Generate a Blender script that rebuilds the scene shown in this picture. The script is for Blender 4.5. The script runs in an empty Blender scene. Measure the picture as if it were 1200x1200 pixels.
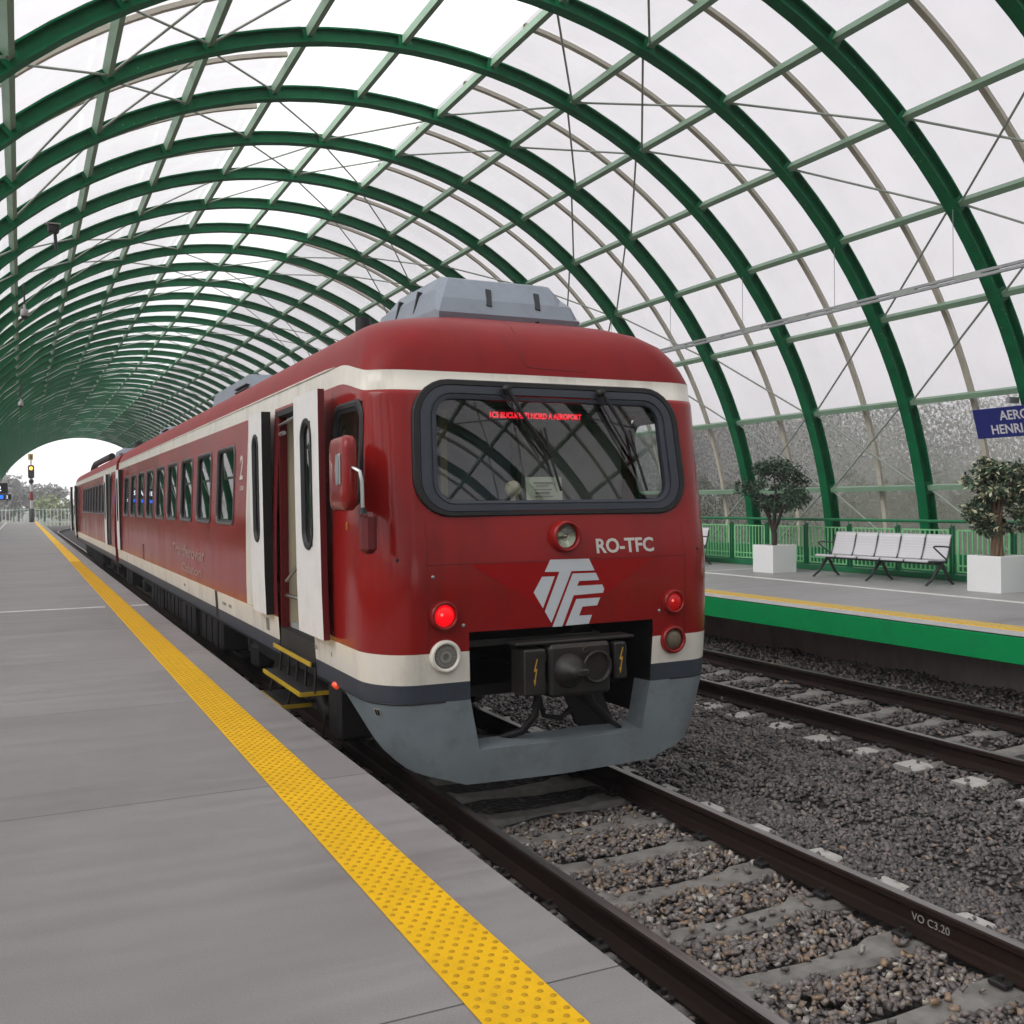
import bpy, math, random
import numpy as np
from mathutils import Vector, Matrix

random.seed(7); rng = np.random.default_rng(7)
PI = math.pi
sc = bpy.context.scene
COL = sc.collection

# ------------------------------------------------------------------ key dimensions (metres, z = 0 on the rail heads)
EYE = 2.145                        # camera height over the rails
T1, T2 = 3.52, 8.05                # centre lines of the two tracks
PE, RE = 1.71, 9.55                # edges of the two platforms
PZ = 0.65                          # platform level
AX, AZ, AR = 6.37, 0.54, 9.7       # vault: centre and radius of the purlin line
PH0, DPH = 0.1863, 0.1758          # first purlin angle, step
RY0, RDY = 16.87, 2.62             # a rib, rib spacing

# ------------------------------------------------------------------ materials
def lin(c): return c if len(c) == 4 else (*c, 1)
class NT:
    def __init__(s, m): s.t = m.node_tree; s.n = s.t.nodes; s.l = s.t.links
    def new(s, typ, **kw):
        n = s.n.new(typ)
        for k, v in kw.items():
            if k.startswith('_'): setattr(n, k[1:], v)
            else:
                i = int(k[1:]) if k[0] == 'i' and k[1:].isdigit() else k.replace('__', ' ')
                n.inputs[i].default_value = v
        return n
    def link(s, a, b): s.l.new(a, b)

def mat(name, col, rough=0.5, metal=0.0, var=0.0, scale=4.0, stretch=(1, 1, 1), bump=0.0, bscale=40.0, coat=0.0, rvar=0.0, dirt=None, dirt_amt=0.4, dscale=2.0, spec=0.5):
    m = bpy.data.materials.new(name); m.use_nodes = True
    t = NT(m); p = t.n['Principled BSDF']
    p.inputs['Base Color'].default_value = lin(col); p.inputs['Roughness'].default_value = rough
    p.inputs['Metallic'].default_value = metal; p.inputs['Coat Weight'].default_value = coat
    p.inputs['Coat Roughness'].default_value = 0.06
    p.inputs['Specular IOR Level'].default_value = spec
    if var or bump or rvar or dirt:
        tc = t.new('ShaderNodeTexCoord'); mp = t.new('ShaderNodeMapping', Scale=stretch)
        t.link(tc.outputs['Object'], mp.inputs['Vector'])
    src = None
    if var or rvar:
        nz = t.new('ShaderNodeTexNoise', Scale=scale, Detail=7.0, Roughness=0.62); t.link(mp.outputs[0], nz.inputs['Vector'])
    if var:
        r = t.new('ShaderNodeMapRange', i1=0.3, i2=0.7, i3=1 - var, i4=1 + var); t.link(nz.outputs['Fac'], r.inputs[0])
        mx = t.new('ShaderNodeVectorMath', _operation='SCALE'); mx.inputs[0].default_value = col[:3]
        t.link(r.outputs[0], mx.inputs['Scale']); src = mx.outputs[0]
    if dirt:
        nd = t.new('ShaderNodeTexNoise', Scale=dscale, Detail=8.0, Roughness=0.7); t.link(mp.outputs[0], nd.inputs['Vector'])
        rd = t.new('ShaderNodeMapRange', i1=0.5, i2=0.75, i3=0.0, i4=dirt_amt); t.link(nd.outputs['Fac'], rd.inputs[0])
        mm = t.new('ShaderNodeMix', _data_type='RGBA'); t.link(rd.outputs[0], mm.inputs[0])
        if src: t.link(src, mm.inputs[6])
        else: mm.inputs[6].default_value = lin(col)
        mm.inputs[7].default_value = lin(dirt); src = mm.outputs[2]
    if src: t.link(src, p.inputs['Base Color'])
    if rvar:
        rr = t.new('ShaderNodeMapRange', i1=0.3, i2=0.7, i3=max(rough - rvar, 0.02), i4=rough + rvar)
        t.link(nz.outputs['Fac'], rr.inputs[0]); t.link(rr.outputs[0], p.inputs['Roughness'])
    if bump:
        nb = t.new('ShaderNodeTexNoise', Scale=bscale, Detail=6.0, Roughness=0.6); t.link(mp.outputs[0], nb.inputs['Vector'])
        b = t.new('ShaderNodeBump', Strength=bump, Distance=0.02); t.link(nb.outputs['Fac'], b.inputs['Height']); t.link(b.outputs[0], p.inputs['Normal'])
    return m

def emit(name, col, strength):
    m = bpy.data.materials.new(name); m.use_nodes = True; p = m.node_tree.nodes['Principled BSDF']
    p.inputs['Base Color'].default_value = lin(col); p.inputs['Emission Color'].default_value = lin(col); p.inputs['Emission Strength'].default_value = strength
    p.inputs['Roughness'].default_value = 0.25
    return m

def glass(name, tint, ior=1.6, rough=0.0, base=0.0):
    m = bpy.data.materials.new(name); m.use_nodes = True; t = NT(m); t.n.remove(t.n['Principled BSDF'])
    out = t.n['Material Output']
    tr = t.new('ShaderNodeBsdfTransparent', Color=lin(tint)); gl = t.new('ShaderNodeBsdfGlossy', Roughness=rough, Color=(1, 1, 1, 1))
    fr = t.new('ShaderNodeFresnel', IOR=ior)
    geo = t.new('ShaderNodeNewGeometry')          # the same reflectance from both sides of the sheet
    mxn = t.new('ShaderNodeMix', _data_type='VECTOR'); t.link(geo.outputs['Normal'], mxn.inputs[4]); 
    neg = t.new('ShaderNodeVectorMath', _operation='SCALE'); neg.inputs['Scale'].default_value = -1; 
    mx = t.new('ShaderNodeMixShader')
    lw = t.new('ShaderNodeLayerWeight', Blend=0.5)
    # Schlick: F0 + (1-F0)*(1-cos)^5 from the facing term
    f0 = ((ior - 1) / (ior + 1)) ** 2 * 1.25 + base
    pw = t.new('ShaderNodeMath', _operation='POWER'); pw.inputs[1].default_value = 5.0; t.link(lw.outputs['Facing'], pw.inputs[0])
    ma = t.new('ShaderNodeMath', _operation='MULTIPLY_ADD'); ma.inputs[1].default_value = 1 - f0; ma.inputs[2].default_value = f0; t.link(pw.outputs[0], ma.inputs[0])
    for n in (fr, geo, mxn, neg): t.n.remove(n)
    t.link(ma.outputs[0], mx.inputs[0]); t.link(tr.outputs[0], mx.inputs[1]); t.link(gl.outputs[0], mx.inputs[2]); t.link(mx.outputs[0], out.inputs[0])
    return m

M = {}
M['rib'] = mat('rib_green', (0.001, 0.135, 0.048), 0.45, var=0.2, scale=3, dirt=(0.003, 0.05, 0.028), dirt_amt=0.5, dscale=1.6, spec=.15)
_t = NT(M['rib']); _p = _t.n['Principled BSDF']; _src = _p.inputs['Base Color'].links[0].from_socket
_tc = _t.new('ShaderNodeTexCoord'); _v = _t.new('ShaderNodeTexVoronoi', Scale=5.5); _t.link(_tc.outputs['Object'], _v.inputs['Vector'])
_r = _t.new('ShaderNodeMapRange', i1=0.045, i2=0.075, i3=0.75, i4=0.0); _t.link(_v.outputs['Distance'], _r.inputs[0])
_m = _t.new('ShaderNodeMix', _data_type='RGBA'); _m.inputs[7].default_value = (.35, .38, .35, 1); _t.link(_r.outputs[0], _m.inputs[0]); _t.link(_src, _m.inputs[6]); _t.link(_m.outputs[2], _p.inputs['Base Color'])
M['purlin'] = mat('purlin_pale_green', (0.21, 0.34, 0.235), 0.5, var=0.1, scale=2)
M['bar'] = mat('glazing_bar_beige', (0.55, 0.51, 0.43), 0.5, var=0.08)
M['rod'] = mat('tie_rod_steel', (0.33, 0.38, 0.33), 0.5)
M['dkgreen'] = mat('dark_green_paint', (0.008, 0.17, 0.065), 0.4, var=0.12)
M['fascia'] = mat('fascia_green', (0.003, 0.30, 0.088), 0.45, spec=.2, var=0.1, scale=2, dirt=(0.02, 0.06, 0.04), dirt_amt=0.4)
M['ltgreen'] = mat('light_green_paint', (0.22, 0.60, 0.27), 0.45, var=0.06)
M['red'] = mat('red_coach_paint', (0.28, 0.0125, 0.012), 0.17, var=0.10, scale=1.6, stretch=(1, 1, .3), coat=0.0, bump=0.05, bscale=2.2, rvar=0.07, dirt=(0.12, 0.016, 0.012), dirt_amt=0.65, dscale=1.5, spec=.36)
M['red2'] = mat('red_coach_paint_fresh', (0.33, 0.007, 0.009), 0.24, var=0.06, scale=2, spec=.3)
M['redroof'] = mat('red_roof_paint', (0.25, 0.014, 0.015), 0.42, var=0.14, scale=2.2, stretch=(1, 1, .5), spec=.18, bump=0.06, bscale=5, dirt=(0.14, 0.03, 0.03), dirt_amt=0.4, dscale=3)
M['reddark'] = mat('dark_red_edge', (0.13, 0.007, 0.010), 0.4, var=0.1)
M['cream'] = mat('cream_coach_paint', (0.78, 0.745, 0.66), 0.28, var=0.06, scale=2.5, stretch=(1, 1, .3), coat=0.2, dirt=(0.25, 0.215, 0.16), dirt_amt=0.5, dscale=3.2)
M['white'] = mat('white_door_paint', (0.80, 0.79, 0.77), 0.35, var=0.04, dirt=(0.4, 0.37, 0.32), dirt_amt=0.25, dscale=3)
M['skirt'] = mat('slate_grey_paint', (0.20, 0.235, 0.255), 0.42, var=0.12, scale=3, bump=0.03, bscale=6, dirt=(0.085, 0.08, 0.07), dirt_amt=0.5, dscale=4.5)
M['anth'] = mat('anthracite_stripe', (0.045, 0.055, 0.075), 0.4, var=0.12, dirt=(0.06, 0.055, 0.05), dirt_amt=0.35, dscale=3)
M['frame'] = mat('window_frame_dark', (0.036, 0.043, 0.060), 0.42, var=0.1)
M['rubber'] = mat('rubber_black', (0.008, 0.008, 0.009), 0.55, var=0.1)
M['chrome'] = mat('brushed_steel', (0.55, 0.55, 0.54), 0.28, metal=1.0, var=0.05)
M['alu'] = mat('aluminium_trim', (0.42, 0.43, 0.44), 0.4, metal=0.8, var=0.06)
M['winframe'] = mat('window_frame_grey', (0.10, 0.10, 0.105), 0.35, metal=0.6, var=0.1)
M['under'] = mat('underframe_black', (0.012, 0.011, 0.011), 0.6, var=0.3, scale=6, dirt=(0.035, 0.022, 0.014), dirt_amt=0.5, dscale=5)
M['coupler'] = mat('coupler_steel', (0.020, 0.019, 0.018), 0.5, metal=0.2, var=0.25, scale=9, dirt=(0.06, 0.032, 0.018), dirt_amt=0.6, dscale=6)
M['wheel'] = mat('wheel_steel', (0.06, 0.05, 0.045), 0.45, metal=0.6, var=0.2)
M['ac'] = mat('roof_unit_grey', (0.235, 0.275, 0.325), 0.5, var=0.07, scale=3, dirt=(0.14, 0.15, 0.16), dirt_amt=0.4, dscale=5)
M['acdark'] = mat('roof_unit_slot', (0.015, 0.018, 0.022), 0.6)
M['yellow'] = mat('step_yellow', (0.55, 0.36, 0.02), 0.5, var=0.2, dirt=(0.12, 0.09, 0.03), dirt_amt=0.5, dscale=8)
M['tact'] = mat('tactile_yellow', (0.80, 0.46, 0.006), 0.6, spec=.2, var=0.07, scale=3, dirt=(0.58, 0.34, 0.01), dirt_amt=0.6, dscale=7, bump=0.05, bscale=60)
M['dome'] = mat('tactile_dome_worn', (0.50, 0.28, 0.008), 0.6, spec=.2, var=0.15, scale=10)
M['intcream'] = mat('interior_cream', (0.62, 0.55, 0.40), 0.5, var=0.06)
M['intgrey'] = mat('interior_grey', (0.30, 0.31, 0.30), 0.6, var=0.1)
M['intblue'] = mat('interior_bluegrey', (0.20, 0.23, 0.30), 0.6, var=0.1)
M['intdark'] = mat('interior_dark', (0.02, 0.02, 0.022), 0.7)
M['paper'] = mat('paper_sheet', (0.62, 0.64, 0.52), 0.8, var=0.03)
M['ink'] = mat('grey_ink', (0.22, 0.20, 0.17), 0.8)
M['logo'] = mat('logo_white_vinyl', (0.62, 0.66, 0.70), 0.4, var=0.04)
M['letter'] = mat('lettering_white', (0.60, 0.57, 0.53), 0.45, var=0.05)
M['lettfaint'] = mat('lettering_faded', (0.33, 0.20, 0.17), 0.45, var=0.1)
M['gold'] = mat('bolt_mark_yellow', (0.55, 0.30, 0.03), 0.6)
M['taillit'] = emit('tail_lamp_lit', (0.9, 0.004, 0.010), 0.50)
M['taildim'] = emit('tail_lamp_dim', (0.42, 0.006, 0.006), 0.22)
M['tailhot'] = emit('lamp_filament_glow', (1.0, 0.10, 0.08), 1.1)
M['led'] = emit('led_red_text', (1.0, 0.02, 0.04), 0.75)
M['orange'] = emit('marker_orange', (0.8, 0.07, 0.02), 0.3)
M['lens'] = glass('lamp_lens', (0.75, 0.78, 0.72), 1.5)
M['reflector'] = mat('lamp_reflector', (0.62, 0.62, 0.56), 0.22, metal=0.9, var=0.15, scale=30)
M['speaker'] = mat('fluted_lamp_glass', (0.17, 0.17, 0.13), 0.3, var=0.15, scale=30)
M['dull'] = mat('dull_lamp_glass', (0.15, 0.125, 0.085), 0.35, var=0.2, scale=20)
M['wind'] = glass('windscreen_glass', (0.74, 0.78, 0.76), 1.66)
M['pane'] = glass('coach_window_glass', (0.16, 0.22, 0.19), 1.75)
M['concrete'] = None
M['slab2'] = None
M['wallc'] = mat('platform_wall_concrete', (0.38, 0.36, 0.33), 0.85, var=0.25, scale=2, stretch=(1, 1, .4), bump=0.25, bscale=12, dirt=(0.04, 0.038, 0.034), dirt_amt=0.6, dscale=2)
M['sleeper'] = mat('sleeper_concrete', (0.195, 0.187, 0.172), 0.6, var=0.35, scale=5, bump=0.2, bscale=30, dirt=(0.055, 0.048, 0.04), dirt_amt=0.7, dscale=3)
M['sleepend'] = mat('sleeper_end_concrete', (0.42, 0.41, 0.385), 0.8, var=0.15, scale=8, bump=0.15, bscale=30, dirt=(0.16, 0.14, 0.11), dirt_amt=0.5, dscale=5)
M['rail'] = mat('rail_rust', (0.017, 0.0095, 0.0068), 0.7, var=0.35, scale=6, stretch=(1, .15, 1), dirt=(0.032, 0.014, 0.008), dirt_amt=0.5, dscale=4, spec=.2)
M['railtop'] = mat('rail_head_steel', (0.27, 0.25, 0.24), 0.36, metal=0.85, var=0.3, scale=5, stretch=(6, .2, 1))
M['linewhite'] = mat('line_white_paint', (0.66, 0.66, 0.64), 0.6, var=0.07, scale=6, dirt=(0.35, 0.34, 0.32), dirt_amt=0.4, dscale=5)
M['kerbgrey'] = mat('platform_edge_stone', (0.40, 0.40, 0.39), 0.7, var=0.1, scale=4)
M['steel'] = mat('bench_steel_sheet', (0.50, 0.50, 0.52), 0.38, metal=0.55, var=0.05)
M['benchleg'] = mat('bench_cast_grey', (0.055, 0.06, 0.065), 0.4, metal=0.4, var=0.1)
M['planter'] = mat('planter_white', (0.80, 0.82, 0.82), 0.5, var=0.03, scale=2)
M['soil'] = mat('potting_soil', (0.035, 0.025, 0.018), 0.95, var=0.3, scale=25)
M['bark'] = mat('bark_grey_brown', (0.055, 0.042, 0.034), 0.8, var=0.3, scale=12, stretch=(1, 1, .3), bump=0.3, bscale=30)
M['bark2'] = mat('bark_tan', (0.17, 0.11, 0.065), 0.8, var=0.45, scale=16, stretch=(3, 3, .3), bump=0.35, bscale=30)
M['leaf'] = mat('ficus_leaf', (0.018, 0.048, 0.022), 0.4, var=0.45, scale=6)
M['leaf2'] = mat('ficus_leaf_light', (0.035, 0.085, 0.04), 0.4, var=0.4, scale=6)
M['leafcream'] = mat('variegated_leaf_cream', (0.46, 0.46, 0.30), 0.5, var=0.2, scale=8)
M['signblue'] = mat('sign_blue', (0.007, 0.016, 0.165), 0.4, var=0.05)
M['signwhite'] = mat('sign_letters', (0.62, 0.62, 0.64), 0.5)
M['black'] = mat('black_casing', (0.012, 0.012, 0.014), 0.45, var=0.1)
M['cctv'] = mat('cctv_grey', (0.32, 0.31, 0.30), 0.5, var=0.06)
M['scrblue'] = emit('screen_blue', (0.02, 0.14, 0.75), 0.9)
M['scrwhite'] = emit('screen_white', (0.8, 0.9, 1.0), 0.9)
M['amber'] = emit('signal_amber', (1.0, 0.42, 0.05), 3.0)
M['sigred'] = mat('mast_red', (0.30, 0.012, 0.02), 0.5)
M['sigwhite'] = mat('mast_white', (0.62, 0.62, 0.62), 0.5)
M['plate'] = mat('signal_plate_yellow', (0.55, 0.42, 0.12), 0.5)
M['galv'] = mat('galvanised_steel', (0.36, 0.37, 0.38), 0.42, metal=0.7, var=0.12, scale=10)
M['treefar'] = mat('far_tree_foliage_hazed', (0.19, 0.20, 0.185), 0.8, var=0.35, scale=.6)  # foliage colour paled to carry part of the distance haze
M['treenear'] = mat('treeline_foliage', (0.17, 0.175, 0.15), 0.8, var=0.5, scale=.5)
M['hedge'] = mat('hedge_foliage', (0.16, 0.20, 0.085), 0.8, var=0.35, scale=.8)
M['farfence'] = mat('far_fence_paint', (0.45, 0.52, 0.48), 0.6)
M['ground'] = mat('ground_earth_grass', (0.075, 0.085, 0.05), 0.95, var=0.35, scale=.25)

def concrete_mat(name, base, joint_y, tint2, joints=True):
    m = bpy.data.materials.new(name); m.use_nodes = True; t = NT(m); p = t.n['Principled BSDF']
    tc = t.new('ShaderNodeTexCoord'); sep = t.new('ShaderNodeSeparateXYZ'); t.link(tc.outputs['Object'], sep.inputs[0])
    mp = t.new('ShaderNodeMapping', Scale=(0.45, 5.0, 1)); mp.inputs['Rotation'].default_value = (0, 0, 0.05); t.link(tc.outputs['Object'], mp.inputs[0])
    n1 = t.new('ShaderNodeTexNoise', Scale=1.3, Detail=9.0, Roughness=0.65); t.link(mp.outputs[0], n1.inputs['Vector'])
    n2 = t.new('ShaderNodeTexNoise', Scale=0.7, Detail=6.0, Roughness=0.6); t.link(tc.outputs['Object'], n2.inputs['Vector'])
    n3 = t.new('ShaderNodeTexNoise', Scale=160.0, Detail=3.0); t.link(tc.outputs['Object'], n3.inputs['Vector'])
    n4 = t.new('ShaderNodeTexVoronoi', Scale=1.7); t.link(tc.outputs['Object'], n4.inputs['Vector'])
    a = t.new('ShaderNodeMapRange', i1=0.25, i2=0.75, i3=0.84, i4=1.15); t.link(n1.outputs['Fac'], a.inputs[0])
    b = t.new('ShaderNodeMapRange', i1=0.3, i2=0.7, i3=0.89, i4=1.11); t.link(n2.outputs['Fac'], b.inputs[0])
    c = t.new('ShaderNodeMapRange', i1=0.3, i2=0.7, i3=0.86, i4=1.14); t.link(n3.outputs['Fac'], c.inputs[0])
    d = t.new('ShaderNodeMapRange', i1=0.012, i2=0.035, i3=0.55, i4=1.0); t.link(n4.outputs['Distance'], d.inputs[0])   # sparse small spots
    m1 = t.new('ShaderNodeMath', _operation='MULTIPLY'); t.link(a.outputs[0], m1.inputs[0]); t.link(b.outputs[0], m1.inputs[1])
    m2 = t.new('ShaderNodeMath', _operation='MULTIPLY'); t.link(m1.outputs[0], m2.inputs[0]); t.link(c.outputs[0], m2.inputs[1])
    m2b = t.new('ShaderNodeMath', _operation='MULTIPLY'); t.link(m2.outputs[0], m2b.inputs[0]); t.link(d.outputs[0], m2b.inputs[1])
    # saw-cut joints every bay, each slab a slightly different grey
    q = t.new('ShaderNodeMath', _operation='SUBTRACT'); q.inputs[1].default_value = joint_y; t.link(sep.outputs['Y'], q.inputs[0])
    q2 = t.new('ShaderNodeMath', _operation='DIVIDE'); q2.inputs[1].default_value = RDY; t.link(q.outputs[0], q2.inputs[0])
    fl = t.new('ShaderNodeMath', _operation='FLOOR'); t.link(q2.outputs[0], fl.inputs[0])
    wn = t.new('ShaderNodeTexWhiteNoise', _noise_dimensions='1D'); t.link(fl.outputs[0], wn.inputs['W'])
    sv = t.new('ShaderNodeMapRange', i1=0.0, i2=1.0, i3=0.93, i4=1.07); t.link(wn.outputs['Value'], sv.inputs[0])
    m3 = t.new('ShaderNodeMath', _operation='MULTIPLY'); t.link(m2b.outputs[0], m3.inputs[0]); t.link(sv.outputs[0], m3.inputs[1])
    fr = t.new('ShaderNodeMath', _operation='PINGPONG'); fr.inputs[1].default_value = 0.5; t.link(q2.outputs[0], fr.inputs[0])
    jw = t.new('ShaderNodeMapRange', i1=0.0012, i2=0.0022, i3=0.28, i4=1.0); t.link(fr.outputs[0], jw.inputs[0])
    m4 = t.new('ShaderNodeMath', _operation='MULTIPLY'); t.link(m3.outputs[0], m4.inputs[0]); t.link(jw.outputs[0], m4.inputs[1])
    vm = t.new('ShaderNodeVectorMath', _operation='SCALE'); vm.inputs[0].default_value = base; t.link(m4.outputs[0], vm.inputs['Scale'])
    t.link(vm.outputs[0], p.inputs['Base Color'])
    rr = t.new('ShaderNodeMapRange', i1=0.3, i2=0.7, i3=0.36, i4=0.66); t.link(n1.outputs['Fac'], rr.inputs[0]); t.link(rr.outputs[0], p.inputs['Roughness'])
    hs = t.new('ShaderNodeMath', _operation='MULTIPLY_ADD'); hs.inputs[1].default_value = 0.15; t.link(n3.outputs['Fac'], hs.inputs[0]); t.link(jw.outputs[0], hs.inputs[2])
    bp = t.new('ShaderNodeBump', Strength=0.35, Distance=0.006); t.link(hs.outputs[0], bp.inputs['Height']); t.link(bp.outputs[0], p.inputs['Normal'])
    return m
M['concrete'] = concrete_mat('platform_concrete', (0.226, 0.217, 0.214), 2.77, None)
M['slab2'] = concrete_mat('far_platform_concrete', (0.26, 0.255, 0.255), 3.2, None)

def panel_mat(name, tint, haze, drops=False):
    m = bpy.data.materials.new(name); m.use_nodes = True; t = NT(m); t.n.remove(t.n['Principled BSDF']); out = t.n['Material Output']
    tc = t.new('ShaderNodeTexCoord')
    gl = t.new('ShaderNodeBsdfGlossy', Roughness=0.12); tl = t.new('ShaderNodeBsdfTranslucent', Color=(0.82, 0.81, 0.82, 1))
    lw = t.new('ShaderNodeLayerWeight', Blend=0.5); pw = t.new('ShaderNodeMath', _operation='POWER'); pw.inputs[1].default_value = 4.0; t.link(lw.outputs['Facing'], pw.inputs[0])
    ma = t.new('ShaderNodeMath', _operation='MULTIPLY_ADD'); ma.inputs[1].default_value = 0.6; ma.inputs[2].default_value = 0.05; t.link(pw.outputs[0], ma.inputs[0])
    nz = t.new('ShaderNodeTexNoise', Scale=0.9, Detail=5.0); t.link(tc.outputs['Object'], nz.inputs['Vector'])
    if drops:
        # rain drops: small lenses that bend the view
        v = t.new('ShaderNodeTexNoise', Scale=15.0, Detail=2.0, Roughness=0.6); t.link(tc.outputs['Object'], v.inputs['Vector'])
        v2 = t.new('ShaderNodeTexNoise', Scale=52.0, Detail=1.0, Roughness=0.5); t.link(tc.outputs['Object'], v2.inputs['Vector'])
        ad = t.new('ShaderNodeVectorMath', _operation='ADD'); t.link(v.outputs['Color'], ad.inputs[0]); t.link(v2.outputs['Color'], ad.inputs[1])
        su = t.new('ShaderNodeVectorMath', _operation='SUBTRACT'); su.inputs[1].default_value = (1.0, 1.0, 1.0); t.link(ad.outputs[0], su.inputs[0])
        sl = t.new('ShaderNodeVectorMath', _operation='SCALE'); sl.inputs['Scale'].default_value = .62; t.link(su.outputs[0], sl.inputs[0])
        ge = t.new('ShaderNodeNewGeometry'); an = t.new('ShaderNodeVectorMath', _operation='ADD'); t.link(ge.outputs['Normal'], an.inputs[0]); t.link(sl.outputs[0], an.inputs[1])
        bp = t.new('ShaderNodeVectorMath', _operation='NORMALIZE'); t.link(an.outputs[0], bp.inputs[0])
        tr = t.new('ShaderNodeBsdfRefraction', Color=lin(tint), Roughness=0.05, IOR=1.25); t.link(bp.outputs[0], tr.inputs['Normal'])
        # light still comes through untouched for the share of the sheet that is dry
        dry = t.new('ShaderNodeBsdfTransparent', Color=lin(tint)); mxd = t.new('ShaderNodeMixShader', i0=0.12)
        t.link(tr.outputs[0], mxd.inputs[1]); t.link(dry.outputs[0], mxd.inputs[2]); trs = mxd.outputs[0]
    else:
        r = t.new('ShaderNodeMapRange', i1=0.3, i2=0.7, i3=0.94, i4=1.03); t.link(nz.outputs['Fac'], r.inputs[0])
        vm = t.new('ShaderNodeVectorMath', _operation='SCALE'); vm.inputs[0].default_value = tint; t.link(r.outputs[0], vm.inputs['Scale'])
        tr = t.new('ShaderNodeBsdfTransparent'); t.link(vm.outputs[0], tr.inputs[0]); trs = tr.outputs[0]
    m1 = t.new('ShaderNodeMixShader', i0=haze); t.link(trs, m1.inputs[1]); t.link(tl.outputs[0], m1.inputs[2])
    m2 = t.new('ShaderNodeMixShader'); t.link(ma.outputs[0], m2.inputs[0]); t.link(m1.outputs[0], m2.inputs[1]); t.link(gl.outputs[0], m2.inputs[2])
    t.link(m2.outputs[0], out.inputs[0]); return m
M['clear'] = panel_mat('roof_glazing_clear', (0.97, 0.97, 0.97), 0.02)
M['poly_left'] = panel_mat('roof_glazing_tinted_left', (0.66, 0.65, 0.66), 0.14)  # lighter copy of the tinted sheet for the left-hand strips
M['poly'] = panel_mat('roof_glazing_tinted', (0.49, 0.48, 0.49), 0.12)
M['wet'] = panel_mat('roof_glazing_wet', (0.56, 0.55, 0.56), 0.05, True)

def gravel_mat():
    m = bpy.data.materials.new('ballast_stone'); m.use_nodes = True; t = NT(m); p = t.n['Principled BSDF']
    at = t.new('ShaderNodeAttribute', _attribute_name='stone')
    cr = t.new('ShaderNodeValToRGB'); e = cr.color_ramp.elements
    e[0].position = 0; e[0].color = (0.045, 0.041, 0.042, 1); e[1].position = 1; e[1].color = (0.42, 0.39, 0.33, 1)
    for pos, c in ((0.3, (0.098, 0.088, 0.084, 1)), (0.6, (0.18, 0.158, 0.147, 1)), (0.74, (0.27, 0.185, 0.115, 1)), (0.80, (0.21, 0.195, 0.185, 1)), (0.9, (0.33, 0.31, 0.285, 1))):
        x = e.new(pos); x.color = c
    t.link(at.outputs['Fac'], cr.inputs[0])
    tc = t.new('ShaderNodeTexCoord'); nz = t.new('ShaderNodeTexNoise', Scale=45.0, Detail=4.0); t.link(tc.outputs['Object'], nz.inputs['Vector'])
    r = t.new('ShaderNodeMapRange', i1=0.3, i2=0.7, i3=0.7, i4=1.3); t.link(nz.outputs['Fac'], r.inputs[0])
    vm = t.new('ShaderNodeVectorMath', _operation='SCALE'); t.link(cr.outputs[0], vm.inputs[0]); t.link(r.outputs[0], vm.inputs['Scale'])
    t.link(vm.outputs[0], p.inputs['Base Color']); p.inputs['Roughness'].default_value = 0.42
    return m
M['gravel'] = gravel_mat()
def bed_mat():
    m = bpy.data.materials.new('ballast_bed'); m.use_nodes = True; t = NT(m); p = t.n['Principled BSDF']
    tc = t.new('ShaderNodeTexCoord'); v = t.new('ShaderNodeTexVoronoi', Scale=19.0); t.link(tc.outputs['Object'], v.inputs['Vector'])
    cr = t.new('ShaderNodeValToRGB'); e = cr.color_ramp.elements; e[0].color = (0.022, 0.020, 0.020, 1); e[1].color = (0.115, 0.10, 0.088, 1); e[1].position = 1
    x = e.new(0.6); x.color = (0.045, 0.040, 0.038, 1)
    sp = t.new('ShaderNodeSeparateColor'); t.link(v.outputs['Color'], sp.inputs[0]); t.link(sp.outputs[0], cr.inputs[0])
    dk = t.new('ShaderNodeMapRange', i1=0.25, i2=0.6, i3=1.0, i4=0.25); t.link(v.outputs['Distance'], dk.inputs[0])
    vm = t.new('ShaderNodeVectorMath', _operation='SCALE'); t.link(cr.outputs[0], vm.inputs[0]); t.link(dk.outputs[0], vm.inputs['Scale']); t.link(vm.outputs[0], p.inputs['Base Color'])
    bp = t.new('ShaderNodeBump', Strength=1.0, Distance=0.03); bp.invert = True; t.link(v.outputs['Distance'], bp.inputs['Height']); t.link(bp.outputs[0], p.inputs['Normal'])
    p.inputs['Roughness'].default_value = 0.8; return m
M['bed'] = bed_mat()

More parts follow.
